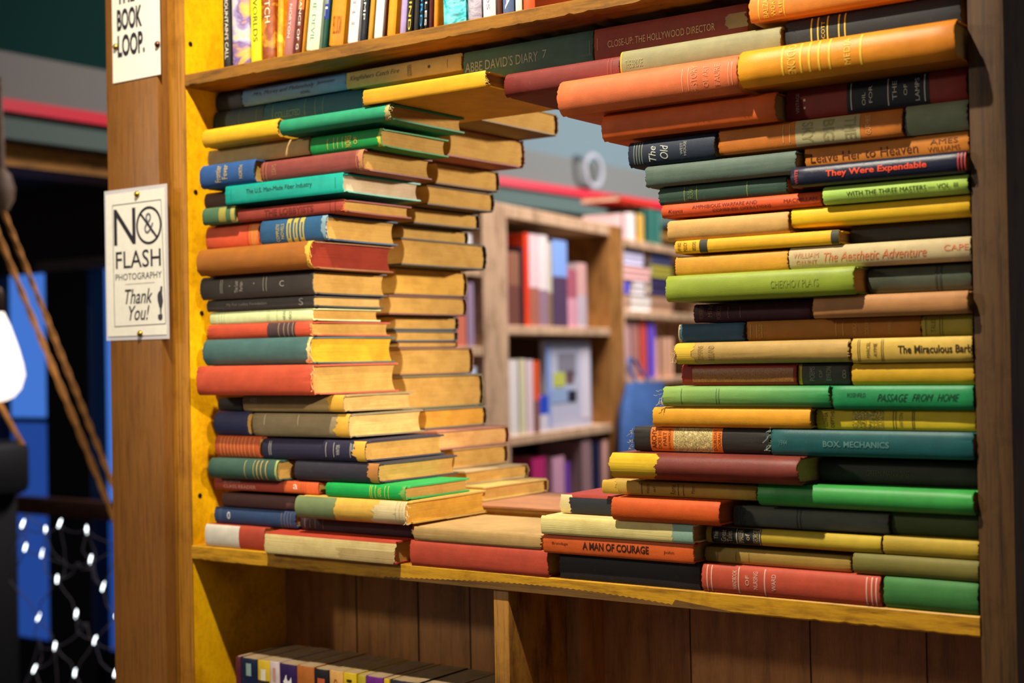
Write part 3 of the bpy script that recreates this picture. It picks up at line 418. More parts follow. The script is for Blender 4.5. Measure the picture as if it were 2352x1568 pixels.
def prep(rows, group):
    for r in rows:
        u0, a0, b0, u1, a1, b1, c, label, o = r; o = dict(o); y = o.get('y', .01)
        p = [hit(u, v, 1, y) for u, v in ((u0, a0), (u0, b0), (u1, a1), (u1, b1))]
        d = dict(x0=(p[0].x+p[1].x)/2, x1=(p[2].x+p[3].x)/2, z0=(p[1].z+p[3].z)/2, z1=(p[0].z+p[2].z)/2, y=y, c=c, label=label, o=o, group=group,
                 tilt=math.degrees(math.atan2(p[2].z+p[3].z-p[0].z-p[1].z, 2*(p[2].x-p[0].x))))
        if 'u2' in o:
            P = hit(o['u2'], (a1+b1)/2, 0, d['x1']); d['W'] = max(.09, min(.175, P.y-y)) if not o.get('W') else o['W']
        else: d['W'] = o.get('W', .15)
        if d['W'] < .118: d['W'] = .15
        if 'ext' in o: d['x1'] = hit(o['ext'], (a1+b1)/2, 1, y).x
        d['W'] = min(d['W'], .172-y)
        vm = (a0+b0+a1+b1)/4
        d['px'] = lambda u, y=y, u0=u0, u1=u1, a0=a0, b0=b0, a1=a1, b1=b1: hit(u, (a0+b0)/2+((a1+b1)/2-(a0+b0)/2)*(u-u0)/(u1-u0), 1, y).x
        books.append(d)
prep(LEFT, 'old books stacked left of the hole'); prep(RIGHT, 'old books stacked right of the hole')
INNER = (.0015, 1.1185)
def settle(books):
    for b in books: b['x0'] = max(b['x0'], INNER[0]); b['x1'] = min(b['x1'], INNER[1])
    bs = sorted(books, key=lambda b: b['z0'])
    # neighbours of one course meet end to end
    for i, a in enumerate(bs):
        for b in bs[i+1:]:
            if min(a['z1'], b['z1'])-max(a['z0'], b['z0']) < .008: continue
            l, r = (a, b) if a['x0']+a['x1'] < b['x0']+b['x1'] else (b, a)
            ov = l['x1']-r['x0']
            if -.002 < ov < .04: m = (l['x1']+r['x0'])/2; l['x1'] = m-.0005; r['x0'] = m+.0005
    # each book comes to rest on what lies under it
    done = []
    for b in bs:
        sup = 0; zm = (b['z0']+b['z1'])/2
        for s in done:
            if min(s['x1'], b['x1'])-max(s['x0'], b['x0']) > .004 and min(s['y']+s['W'], b['y']+b['W'])-max(s['y'], b['y']) > .02: sup = max(sup, s['z1'])
        dz = sup+.0003-b['z0']
        b['dz'] = dz; b['z0'] = sup+.0003
        if b['z1']-b['z0'] < .010: b['z1'] = b['z0']+.010
        done.append(b)
settle(books)
if DEBUG:
    for b in sorted(books, key=lambda b: b['z0']): print('%-70s x %.3f-%.3f z %.3f-%.3f T %.1f dz %.1f tilt %.1f W %.3f' % (b['label'][:70], b['x0'], b['x1'], b['z0'], b['z1'], 1e3*(b['z1']-b['z0']), 1e3*b['dz'], b['tilt'], b['W']))
M_RED = cloth('a83420', .6)
M_STAMP = swirl(['5c2a16', 'b5743a', '7a3418', 'c08a48'], 420, 2)
M_INK = swirl(['d8bc22', 'd8bc22', '4a4414', 'cdb328', '3a3610'], 150, 3)
M_PIC = swirl(['e8d494', 'e6cf88', '6a5c34', 'e0c880', 'b58a3c'], 260, 2)
SPECIAL = {1: M_STAMP, 2: M_INK, 3: M_PIC, 'red': M_RED}
def tolocal(d, o):
    """printing given in pixels of the photograph becomes lengths along the spine"""
    xm = (d['x0']+d['x1'])/2; q = dict(o); f = lambda u: max(-.5, min(.5, (d['px'](u)-xm)/(d['x1']-d['x0'])))*(d['x1']-d['x0'])
    q['b'] = [(f(a), f(b), c, *r) for a, b, c, *r in o.get('b', [])]
    q['l'] = [(c, [f(u) for u in us], w, *r) for c, us, w, *r in o.get('l', [])]
    q['t'] = [(s, f(a), f(b), *r) for s, a, b, *r in o.get('t', [])]
    q['dots'] = [(f(u), z, r) for u, z, r in o.get('dots', [])]
    for b in q['b']:
        if len(b) > 3 and b[3].get('mat') in SPECIAL: b[3]['mat'] = SPECIAL[b[3]['mat']]
    if q.get('mat') in SPECIAL: q['mat'] = SPECIAL[q['mat']]
    return q
def place(d):
    r = empty('book', ((d['x0']+d['x1'])/2, d['y'], d['z0'])); o = tolocal(d, d['o'])
    make_book(r, d['x1']-d['x0'], d['z1']-d['z0']-.0002, d['W'], d['c'], o)
    return tag(r, d['label'], 'book', d['group'])
for d in books: place(d)
# ------------------------------------------------------------------ rear layer, page ends towards the hole
REAR = [  # u0, u1 vt1 vb1 at the right-hand end, cover colour, label, options
 (1040,1284,262,306,'8a6c38','topmost rear book, its cream page end reaching furthest into the hole',{}),
 (1030,1207,324,383,'a8584a','rear book with buckled page end and torn pinkish cover',dict(worn=.003,sag=.002)),
 (1002,1149,394,436,'6b4a2a','rear book third from top, tan page end under the torn one',{}),
 (982,1137,444,487,'5c4226','rear book fourth from top, golden page end',{}),
 (951,1103,492,526,'4c3a26','rear book fifth from top with thin brown page end',{}),
 (924,1077,531,558,'6a4c28','rear book sixth from top, shaded page end above the wide one',{}),
 (908,1119,562,616,'3c3428','wide rear book with thick pale page end near mid height',{}),
 (906,1075,624,677,'8a6426','rear book with thick golden page end under the wide one',dict(paper=('e0aa4a',.7))),
 (893,1074,683,722,'7a3c2c','rear book with reddish cover edge under the thick golden one',{}),
 (906,1055,727,757,'4a4a44','rear book with thin pale page end, upper of a close pair',{}),
 (910,1053,759,786,'565a5c','rear book with thin page end, lower of a close pair',{}),
 (915,1052,787,799,'6b342a','very thin reddish rear book beneath the close pair',{}),
 (919,1089,797,854,'8c5a3a','rear book with thick tan page end at coral book height',{}),
 (925,1112,857,922,'7c7248','rear book with thick shaded page end and grey olive cover',{}),
 (975,1120,930,973,'7a745c','rear book with golden page end below the grey olive one',dict(paper=('dd9f3a',.75))),
 (1005,1171,976,1013,'b0705a','rear book with pinkish cover, first of the lower stepped ones',dict(paper=('dca868',.75))),
 (1040,1169,1018,1060,'b59060','rear book with cracked tan page end, second lower step',{}),
 (1069,1216,1064,1094,'b8a070','rear book with chipped pale cover edge, third lower step',dict(worn=.002)),
 (1111,1260,1097,1128,'d8b45a','rear book with yellow cover, fourth and lowest step',{}),
]
rear = []; YB = .385; rr = random.Random(5)
for u0, u1, vt, vb, c, label, o in REAR:
    P = hit(u1, (vt+vb)/2, 1, YB); x1 = P.x; y0 = max(.179, hit(u0, (vt+vb)/2+8, 0, x1).y)
    rear.append(dict(x0=max(.012, x1-rr.uniform(.18, .215)), x1=x1, z0=hit(u1, vb, 1, YB).z, z1=hit(u1, vt, 1, YB).z, y=y0, W=YB-y0, c=c, label=label, o=o))
# the flat books lying on the shelf at the back of the hole
P = hit(1230, 1150, 1, .24)
rear.append(dict(x0=.30, x1=.53, z0=0, z1=min(r['z0'] for r in rear)-.0005, y=.182, W=YB-.182, c='b5794c', label='flat brown pink book lying at the back of the hole floor', o=dict(sag=0)))
q = sorted(rear, key=lambda b: b['z0']); top = 0
for b in q: b['z0'] = top+.0003; b['z1'] = max(b['z1'], b['z0']+.009); top = b['z1']
rear.append(dict(x0=.545, x1=.70, z0=.0003, z1=.062, y=.182, W=.15, c='b9c2bc', label='pale blue grey book lying behind the cream sewn one', o=dict(sag=0)))
for b in rear:
    if DEBUG: print('%-60s x %.3f-%.3f z %.3f-%.3f y %.3f W %.3f' % (b['label'][:60], b['x0'], b['x1'], b['z0'], b['z1'], b['y'], b['W']))
    r = empty('book', ((b['x0']+b['x1'])/2, b['y']+b['W'], b['z0']), (0, 0, math.pi))
    make_book(r, b['x1']-b['x0'], b['z1']-b['z0']-.0002, b['W'], b['c'], b['o']); tag(r, b['label'], 'book', 'rear layer of books left of the hole')
# ------------------------------------------------------------------ bookcase
ZF = -1.25
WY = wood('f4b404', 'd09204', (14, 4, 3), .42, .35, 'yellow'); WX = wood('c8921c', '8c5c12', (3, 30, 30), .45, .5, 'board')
WV = wood('a2702a', '5c3812', (40, 8, 2.2), .5, .5, 'edge'); WB = wood('a87642', '845a30', (16, 16, 1.4), .5, .35, 'panel')
WP = wood('80521f', '6e441a', (50, 50, 3), .4, .12, 'post')
case = tag(empty('bookcase', (.56, .17, ZF)), 'wooden bookcase whose middle opening is walled up with lying books', 'bookcase')
case_inv = Matrix.Translation((-.56, -.17, -ZF))
def cpart(name, b, m, bev=.0012):
    o = boxobj(name, b, m, None, bev); o.parent = case; o.matrix_parent_inverse = case_inv; return o
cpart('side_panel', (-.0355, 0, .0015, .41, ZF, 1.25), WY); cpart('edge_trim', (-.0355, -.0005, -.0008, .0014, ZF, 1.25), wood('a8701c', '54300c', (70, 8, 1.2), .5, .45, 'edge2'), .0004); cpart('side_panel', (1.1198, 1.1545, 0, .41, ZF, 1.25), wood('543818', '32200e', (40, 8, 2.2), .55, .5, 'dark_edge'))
def board(name, x0, x1, y0, y1, z0, z1, m, wob, seed):
    """board with a battered front edge"""
    r = random.Random(seed); bm = bmesh.new(); n = 170; R = []
    a = b = 0
    for i in range(n+1):
        x = x0+(x1-x0)*i/n; a = a*.6+r.gauss(0, wob); b = b*.6+r.gauss(0, wob); nick = wob*r.choice([0]*14+[3, 5])
        R.append([bm.verts.new(p) for p in ((x, y1, z0), (x, y0+.0015+abs(b), z0+nick), (x, y0+abs(a)*.3, z0+.0015+nick+abs(b)), (x, y0+abs(a)*.3, z1-.0012), (x, y0+.0012, z1), (x, y1, z1))])
    for A, B in zip(R, R[1:]):
        for k in range(6): bm.faces.new((A[k], A[(k+1) % 6], B[(k+1) % 6], B[k]))
    bm.faces.new(R[0]); bm.faces.new(R[-1])
    o = new(name, bm, m); o.parent = case; o.matrix_parent_inverse = case_inv; return o
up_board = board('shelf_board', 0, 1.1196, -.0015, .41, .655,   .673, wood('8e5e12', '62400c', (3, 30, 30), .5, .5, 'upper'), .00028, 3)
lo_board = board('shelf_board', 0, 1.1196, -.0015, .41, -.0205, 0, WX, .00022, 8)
cpart('shelf_board', (0, 1.1196, .004, .41, -.352, -.334), WX)
cpart('back_panel', (0, 1.1196, .184, .194, -.334, -.0205), WB); cpart('back_panel', (0, 1.1196, .184, .194, .673, 1.25), WB)
cpart('divider', (.5296, .5524, .004, .184, -.334, -.0205), WV); cpart('corner_batten', (.5524, .574, .128, .184, -.334, -.0205), WB)
for x, w in ((.145, .0012), (.262, .0016), (.355, .001), (.462, .0016), (.502, .001), (.70, .0012), (.86, .0012), (1.0, .0012)):
    cpart('board_seam', (x, x+w, .1828, .184, -.334, -.0205), plain('3c2412', .7), 0)
cpart('face_post', (-.1515, -.0372, -.019, .41, ZF, 1.25), WP, .002)
cpart('base_panel', (0, 1.1196, .02, .03, ZF, -.352), WB)
# saw-tooth worn varnish along the lower board's front edge
bm = bmesh.new(); xs = [.36+i*.0042 for i in range(118)]; prev = None
for i, x in enumerate(xs):
    k = i/117; top = -.0185+.011*math.sin(math.pi*min(1, k*1.15))*(.45+.55*k) + (.0012 if i % 2 else 0); top = min(top, -.004)
    if k > .86: top = -.0185+(1-k)*.05
    v = (bm.verts.new((x, -.0021, -.0198)), bm.verts.new((x, -.0021, top)))
    if prev: bm.faces.new((prev[0], v[0], v[1], prev[1]))
    prev = v
o = new('bare_edge', bm, wood('6e4c1c', '4c3212', (3, 60, 60), .7, .4, 'bare')); o.parent = case; o.matrix_parent_inverse = case_inv
for u, v in ((437, 101), (449, 441), (463, 719), (459, 1138)):          # dark screws in the left side panel
    p = hit(u, v, 0, 0.0); bm = bmesh.new(); lathe(bm, [(.0001, 0), (.0036, 0), (.0036, .0006), (.0024, .0012), (.0001, .0014)], 14)
    for w in bm.verts: w.co = Vector((p.x+w.co.z, p.y+w.co.x, p.z+w.co.y))
    o = new('screw', bm, plain('2a2118', .5, .5)); o.parent = case; o.matrix_parent_inverse = case_inv
# ------------------------------------------------------------------ standing books
def stand(u0, u1, v, lean, c, label, o, yf, zb, L, Wd, group, kx=.93):
    x0, x1 = hit(u0, v, 1, yf).x, hit(u1, v, 1, yf).x; T = (x1-x0)*(kx if lean == 0 else .81)*math.cos(math.radians(lean))
    r = empty('book', ((x0+x1)/2, yf, zb+abs(T/2*math.sin(math.radians(lean)))+.0002), (0, math.radians(90+lean), 0))
    o = dict(o); f = lambda k: -L*k
    o['b'] = [(-L*b, -L*a, cc, *rr_) for a, b, cc, *rr_ in o.get('b', [])]
    o['t'] = [(s, -L*b, -L*a, *rr_) for s, a, b, *rr_ in o.get('t', [])]
    make_book(r, L, T, Wd, c, o, stand=True); return tag(r, label, 'book', group)
GU = 'upright books on the upper shelf'
P_ = dict(rough=.3, spec=.5, worn=.0002, scuff=.1, bul=.0015, flat=True, bd=.0012, ins=.0006)
def pb(**k): d = dict(P_); d.update(k); return d
# u0 u1 v(bottom) lean colour label options (heights as fractions of the spine from its foot)
UP = [
 (511,531,147,0,'221f1c','slim black paperback at the far left of the upper shelf',pb(t=[("THE MOUNTAIN'S CALL",.06,.60,.3,.72,'e8e0d0')])),
 (532,574,144,0,'8a6cae','thick book with purple and orange swirl picture on the spine',pb(mat=swirl(['f0902c','e8b850','7a5a9c','c8c0d0','f2d23c'],16,2))),
 (575,599,139,0,'e8e018','lemon yellow paperback with upright dark lettering',pb(t=[('MAKER OF WORLDS',.14,.85,.3,.75,'5a5a10')])),
 (600,632,133,0,'b5601c','brown orange paperback with cream vertical title',pb(mat=swirl(['b5601c','8c3c14','e8a020'],30,2),t=[('WANDERER WITCH',.25,.95,.3,.7,'f2e4b8')])),
 (633,634+14,131,3,'eeb41c','thin amber paperback beside the dusty pink one',pb(mat=swirl(['f0c020','e88c18','f2e040'],25,2))),
 (648,672,128,8,'b57068','dusty pink paperback leaning right',pb(t=[('CHRONICLE',.55,.95,.3,.7,'f0dcd0'),('NORTON',.12,.35,.3,.6,'f0dcd0')])),
 (673,690,124,8,'6a2c14','dark red and orange paperback with white title foot',pb(b=[(.3,.9,'d8701c',dict(name='cover_picture'))],t=[('DANCE OF G',.03,.4,.3,.7,'f4ead8')])),
 (691,697,120,8,'c88820','very thin gold paperback leaning right',pb()),
 (698,734,117,8,'d8e8c8','pale mint paperback leaning right',pb(t=[('THE DEVIL',.06,.4,.3,.6,'7a9a7a'),('TUBE',.6,.9,.35,.7,'c87050')])),
 (735,749,110,8,'1f4a3c','thin dark green and blue paperback leaning right',pb(b=[(.2,.98,'2a3c8c',dict(name='cover_picture'))],t=[('ANGEL',.22,.7,.25,.75,'e8e4c0')])),
 (750,790,105,8,'d8901c','wide paperback with blue striped and amber picture spine',pb(b=[(.32,.98,'2f5cb8',dict(name='cover_picture',mat=swirl(['2a58c0','e8eef4','3a64c4','8a6ca0'],26,1)))],t=[('PELL LUCAN',.08,.2,.2,.8,'a85018',dict(rot=1))])),
 (794,822,98,7.5,'f2ecec','white paperback with grey title, left of the black one',pb(t=[('THE CASTLE',.08,.9,.3,.65,'a8a0a8')])),
 (823,841,93,7.5,'20242a','black paperback with white capitals leaning right',pb(t=[('SPRAGUE DE CAMP',.14,.95,.35,.68,'e0e0dc')])),
 (842,854,88,7,'c8922c','tan and orange slim paperback right of the black one',pb()),
 (855,878,85,7,'f4eee0','white paperback right of the tan slim one',pb(t=[('LE GUIN',.4,.9,.3,.65,'c8a890')])),
 (879,884,82,6.5,'4a1c14','very thin maroon paperback next to the bright orange one',pb()),
 (885,908,80,6.5,'ee9a1c','bright orange paperback leaning right',pb(t=[('Quest',.35,.65,.35,.7,'7a2c14')])),
 (915,931,72,6,'b09cc8','lavender paperback leaning right',pb(t=[('ANTHONY',.3,.85,.3,.65,'5c3c6c')])),
 (932,946,68,5.2,'1c1a18','black paperback with yellow capitals leaning right',pb(t=[('BY THAT WIND',.02,.9,.25,.75,'ecc820')])),
 (947,960,65,4.5,'2a2824','plain black paperback beside the yellow lettered one',pb()),
 (961,971,62,3.9,'10151c','thin black paperback with blue capitals',pb(t=[('THE SWORD',.03,.8,.2,.8,'2a9ae0')])),
 (972,981,59,3.4,'181618','thin black paperback with white capitals',pb(t=[('CHRONICLES',.03,.8,.2,.8,'e8e4dc')])),
 (982,993,57,3,'4a1a18','slim dark red paperback right of the thin black pair',pb()),
 (994,1004,54,3,'ea8c1c','slim orange paperback left of the teal picture spine',pb(t=[('GALAXY',.3,.8,.35,.65,'f4e8c8')])),
 (1016,1071,50,0,'1a9aa0','thick book with turquoise ring picture on its spine',pb(mat=swirl(['0c5c6c','1ab0b8','7ce0dc','0e7884'],22,4))),
 (1073,1106,40,0,'8c8494','grey lavender picture spine right of the turquoise one',pb(mat=swirl(['6c6480','b0a8b4','8a7c8c'],40,3))),
 (1108,1138,33,0,'f2eee8','white paperback near the right of the visible upper row',pb(t=[('THE WORLDS',.05,.6,.3,.6,'9a9aa0')])),
 (1140,1152,27,0,'5a2c1c','slim brown book right of the white paperback',pb()),
 (1153,1180,24,0,'5a6a8c','blue grey book with large white letters',pb(t=[('NEBULA',.03,.7,.25,.75,'e8e8f0')])),
 (1182,1198,18,0,'f0e6d0','cream slim paperback near the shelf edge crossing the frame',pb()),
 (1200,1228,13,0,'d85a28','orange red book, last one visible on the upper shelf',pb()),
]
for a in UP: stand(*a[:7], .006, .673, .172 if a[0] > 840 and a[3] else .198 if a[3] else .205, .13, GU)
GL = 'paperbacks on the bottom shelf'
LOW = [
 (540,551,1500,'5a2030','thin maroon paperback at the left end of the bottom row',[],[]),
 (551,590,1503,'16203c','navy paperback with small pale emblem in bottom row',[(.86,.96,'8fa8a0',dict(name='emblem',z0=.35,z1=.65))],[]),
 (590,618,1510,'d8b428','yellow and black paperback left of the white one',[(0,.84,'2c2418',dict(name='cover_picture')),(.84,.93,'e8e0c8',dict(name='emblem',z0=.3,z1=.7))],[]),
 (618,640,1514,'d8c4c4','white pink slim paperback in bottom row',[(.84,.95,'c89a84',dict(name='emblem',z0=.35,z1=.65))],[]),
 (640,680,1519,'342050','purple paperback with white bird emblem in bottom row',[],[]),
 (680,720,1526,'b5682c','orange brown paperback in bottom row',[],[('TERROR',.80,.86,.1,.9,'e8b890')]),
 (720,754,1532,'1f1c20','black paperback with red framed picture in bottom row',[(.82,.93,'c85c34',dict(name='emblem',z0=.25,z1=.75))],[]),
 (755,786,1538,'e0a85c','peach paperback in bottom row',[],[('G',.86,.94,.35,.65,'a85c28')]),
 (787,817,1543,'dcb81c','bright yellow paperback with black letter in bottom row',[],[('K',.84,.95,.3,.7,'2a2414')]),
 (820,838,1549,'b8a424','slim olive yellow paperback right of the bright yellow one',[],[]),
 (838,879,1552,'6c2c7c','magenta purple paperback in bottom row',[],[]),
 (880,893,1559,'d8b01c','slim yellow paperback with dark cover before the grey tops',[],[]),
 (894,960,1562,'2c2c34','first wide grey topped paperback right of the slim yellow',[],[]),
 (961,1030,1575,'44362c','second wide grey topped paperback in bottom row',[],[]),
 (1031,1085,1588,'5a4438','third wide grey topped paperback in bottom row',[],[]),
 (1086,1126,1598,'3c3c44','last grey topped paperback beside the divider',[],[]),
]
for u0, u1, v, c, label, b, t in LOW:
    o = stand(u0, u1, v, 0, c, label, pb(t=t, b=b, paper=('a08a68', .8), ins=.0003, W=.1), .03, -.334, .176+.0006*math.sin(u0), .107, GL, .97)
    if 'bird' in label:                                            # small white hen-like emblem
        bm = bmesh.new(); pts = [(0, .5), (.15, .62), (.3, .9), (.42, .95), (.4, .75), (.55, .55), (.75, .6), (.95, .85), (1, .5), (.8, .2), (.55, .1), (.5, 0), (.42, .1), (.2, .25)]
        T = (hit(u1, v, 1, .03).x-hit(u0, v, 1, .03).x)*.97
        bm.faces.new([bm.verts.new((-.176*(.80+.12*y), -.0006, T*(-.25+.5*x))) for x, y in pts]); new('emblem', bm, plain('e8e4e4', .5), o, smooth=False)
# ------------------------------------------------------------------ signs
INKM = plain('1c1a26', .6); PAPM = plain('e9e4d4', .55); YS = -.0204
def rect_px(uv0, uv1, y): a, b = hit(*uv0, 1, y), hit(*uv1, 1, y); return a.x, b.x, min(a.z, b.z), max(a.z, b.z)
def sign_text(root, s, u0, u1, v0, v1, mat, name='lettering', y=YS-.0007, **k):
    um = (u0+u1)/2; x0, x1 = hit(u0, (v0+v1)/2, 1, y).x, hit(u1, (v0+v1)/2, 1, y).x; z0, z1 = hit(um, v1, 1, y).z, hit(um, v0, 1, y).z
    bm = text_fit(s, x0, x1, z0, z1, **k)
    for v in bm.verts: v.co.y = y
    o = new(name, bm, mat, None, smooth=False); o.parent = root; o.matrix_parent_inverse = Matrix.Translation(-root.location); return o
def wpar(o, root): o.parent = root; o.matrix_parent_inverse = Matrix.Translation(-root.location); return o
def sheet(name, x0, x1, z0, z1, y, th, mat, curl=0):
    bm = bmesh.new(); n = 12; A = []; B = []
    for i in range(n+1):
        z = z0+(z1-z0)*i/n; d = curl*max(0, (i/n-.8)/.2)**2
        A.append([bm.verts.new((x, y-th-d*(1 if x == x0 else .3), z)) for x in (x0, x1)]); B.append([bm.verts.new((x, y-d*(1 if x == x0 else .3), z)) for x in (x0, x1)])
    for i in range(n):
        bm.faces.new((A[i][0], A[i][1], A[i+1][1], A[i+1][0])); bm.faces.new((B[i][0], B[i+1][0], B[i+1][1], B[i][1]))
        for k in (0, 1): bm.faces.new((A[i][k], A[i+1][k], B[i+1][k], B[i][k]))
    for i in (0, n): bm.faces.new((A[i][0], A[i][1], B[i][1], B[i][0]))
    return new(name, bm, mat)
x0 = hit(258, 95, 1, YS).x; x1 = hit(367.5, 90, 1, YS).x; zb = (hit(261, 190, 1, YS).z+hit(370, 172, 1, YS).z)/2
s1 = tag(empty('paper_sign', ((x0+x1)/2, YS, zb)), 'white paper sign with condensed black capitals, top of the post', 'sign')
wpar(sheet('sheet', x0, x1, zb, zb+.19, YS+.0006, .0006, PAPM), s1)
sign_text(s1, 'BOOK', 268.5, 325.5, 16, 66, INKM, bold=.03); sign_text(s1, 'LOOP.', 270, 332, 75, 126, INKM, bold=.03); sign_text(s1, 'THE', 268, 309, -44, 6, INKM, bold=.03)
x0 = hit(242.5, 610, 1, YS).x; x1 = hit(383.5, 600, 1, YS).x; zb = (hit(246, 780, 1, YS).z+hit(392, 770, 1, YS).z)/2; zt = (hit(240, 443, 1, YS).z+hit(375, 428, 1, YS).z)/2
s2 = tag(empty('paper_sign', ((x0+x1)/2, YS, zb)), 'laminated white no flash photography sign tacked to the brown post', 'sign')
wpar(sheet('sheet', x0+.003, x1-.003, zb+.003, zt-.003, YS+.0003, .0006, PAPM), s2)
lam, nt, bs = base_mat('laminate'); bs.inputs['Base Color'].default_value = (.92, .92, .95, 1); bs.inputs['Alpha'].default_value = .42; bs.inputs['Roughness'].default_value = .12
wpar(sheet('laminate', x0-.001, x1+.002, zb-.003, zt+.003, YS+.0009, .0005, lam, .0), s2)
sign_text(s2, 'N', 261.5, 311, 479, 562, INKM, bold=.0)
sign_text(s2, 'FLASH', 266, 369, 574, 614, INKM, bold=.004); sign_text(s2, 'PHOTOGRAPHY', 265.5, 371, 626, 641, INKM, bold=-.004)
sign_text(s2, 'Thank', 287, 350, 663, 697, INKM, shear=.3, bold=.005); sign_text(s2, 'You!', 296, 343, 701, 735, INKM, shear=.3, bold=.005)
sign_text(s2, '&', 331, 353, 488, 536, plain('6a6870', .6), 'ampersand', bold=-.005)
yy = YS-.0007; c = hit(341.5, 517, 1, yy); R1, R0 = .0275, .0238
bm = bmesh.new(); ring = [[bm.verts.new((c.x+r*math.cos(t*math.pi/24), yy, c.z+r*math.sin(t*math.pi/24))) for r in (R0, R1)] for t in range(48)]
for i in range(48): bm.faces.new((ring[i][0], ring[i][1], ring[(i+1) % 48][1], ring[(i+1) % 48][0]))
dv = Vector((.7, 0, -.72)).normalized(); pv = Vector((dv.z, 0, -dv.x))*.0017; yv = Vector((0, -.0003, 0)); cc = Vector((c.x, yy, c.z))
bm.faces.new([bm.verts.new(cc+a*dv*.0255+b*pv+yv) for a, b in ((-1, -1), (1, -1), (1, 1), (-1, 1))])
wpar(new('lettering', bm, INKM, smooth=False), s2)
def bar_px(bm, p, q, w, y):
    a, b = hit(*p, 1, y), hit(*q, 1, y); d = (b-a).normalized(); n = Vector((-d.z, 0, d.x))*w/2
    bm.faces.new([bm.verts.new(v) for v in (a-n, b-n, b+n, a+n)])
bm = bmesh.new(); K = [(258, 472), (369.5, 458), (380.5, 743), (263.5, 750)]
for i in range(4): bar_px(bm, K[i], K[(i+1) % 4], .0008, yy)
wpar(new('border', bm, INKM, smooth=False), s2)
bm = bmesh.new(); bar_px(bm, (288, 653), (355, 648), .0006, yy); wpar(new('rule', bm, plain('8a8880', .6), smooth=False), s2)
bm = bmesh.new()                                                     # small engraved hand with a brush
for poly in ([(369, 657), (373, 657), (372, 672), (374.5, 690), (372, 706), (366, 706), (362, 690), (361.5, 678), (364, 670), (367, 668)], [(367, 706), (371, 706), (370.5, 722), (367.8, 722)], [(363, 722), (373, 721), (373, 731), (370, 735), (366, 735), (363, 731)]):
    bm.faces.new([bm.verts.new(hit(u, v, 1, yy)) for u, v in poly])
wpar(new('engraving', bm, plain('3a3840', .6), smooth=False), s2)
for u, v, c, lb in ((266, 108, 'b8923c', 'brass tack at the left of the upper sign'), (362, 102, '6a4434', 'copper tack at the right of the upper sign'), (315, 446, 'c09a30', 'brass tack at the top of the no flash sign'), (322, 766, 'b08c30', 'brass tack at the bottom of the no flash sign')):
    p = hit(u, v, 1, YS-.001); bm = bmesh.new(); lathe(bm, [(.0001, -.0045), (.0026, -.0038), (.0044, -.0018), (.0049, 0), (.0001, .0004)], 16)
    for w in bm.verts: w.co = Vector((w.co.x, w.co.z, w.co.y))
    o = new('thumbtack', bm, plain(c, .3, .9)); o.location = p; tag(o, lb, 'tack', 'tacks holding the paper signs')
# ------------------------------------------------------------------ the shop behind: aisle bookcase seen through the hole
dd = fw + rt*((2800-1176)/F); e1 = Vector((dd.x, dd.y, 0)).normalized(); nn = Vector((e1.y, -e1.x, 0))
d0 = fw + rt*((1140-1176)/F); P0 = CAM + d0*4.3; P0.z = 0
def sz(u, v, back=0):
    p = hitp(u, v, P0-nn*back, nn); return (p-P0).dot(e1), p.z
def lbox(bm, s0, s1, d0, d1, z0, z1):
    vs = [bm.verts.new(P0+e1*s-nn*d+Vector((0, 0, z))) for s, d, z in ((s0, d0, z0), (s1, d0, z0), (s1, d1, z0), (s0, d1, z0), (s0, d0, z1), (s1, d0, z1), (s1, d1, z1), (s0, d1, z1))]
    return [bm.faces.new([vs[i] for i in f]) for f in ((0, 1, 5, 4), (1, 2, 6, 5), (2, 3, 7, 6), (3, 0, 4, 7), (4, 5, 6, 7), (0, 3, 2, 1))]
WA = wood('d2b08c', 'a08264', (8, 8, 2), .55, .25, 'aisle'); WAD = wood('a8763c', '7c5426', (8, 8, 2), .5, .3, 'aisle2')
def aisle_case(label, parts):
    root = tag(empty('bookcase', P0+e1*parts[0][1]+Vector((0, 0, ZF))), label, 'bookcase', 'bookcases in the aisle behind')
    inv = Matrix.Translation(-root.location)
    for name, s0, s1, a, b, z0, z1, m in parts:
        bm = bmesh.new(); lbox(bm, s0, s1, a, b, z0, z1); bmesh.ops.bevel(bm, geom=bm.edges[:], offset=.002, segments=1, affect='EDGES')
        o = new(name, bm, m); o.parent = root; o.matrix_parent_inverse = inv
    return root
sA, sB = sz(1110, 700)[0], sz(1167, 700)[0]; sC, sD = sz(1403, 700)[0], sz(1432, 700)[0]; sL = sz(960, 700)[0]-.3; sE = sz(1660, 700)[0]
zT0, zT1 = sz(1180, 502)[1], sz(1180, 472)[1]; zS1, zS0 = sz(1180, 747)[1], sz(1180, 768)[1]; zU1, zU0 = sz(1180, 1002)[1], sz(1180, 1024)[1]
DB = .27
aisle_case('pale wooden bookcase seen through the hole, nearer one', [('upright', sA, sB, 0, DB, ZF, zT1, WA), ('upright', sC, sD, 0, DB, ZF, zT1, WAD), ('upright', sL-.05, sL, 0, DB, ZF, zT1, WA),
    ('top_rail', sB, sC, 0, DB, zT0, zT1, WA), ('shelf', sB, sC, .004, DB, zS0, zS1, WA), ('shelf', sB, sC, .004, DB, zU0, zU1, WA), ('shelf', sB, sC, .004, DB, zU0-.34, zU1-.34, WA),
    ('top_rail', sL, sA, 0, DB, zT0, zT1, WA), ('shelf', sL, sA, .004, DB, zS0-.065, zS1-.065, WA), ('shelf', sL, sA, .004, DB, zS0+.17, zS1+.17, WA), ('shelf', sL, sA, .004, DB, zU0-.09, zU1-.09, WA), ('back_panel', sL, sC, DB, DB+.01, ZF, zT1, wood('5c4028', '3c2818', (8, 8, 2), .6, .3, 'abk'))])
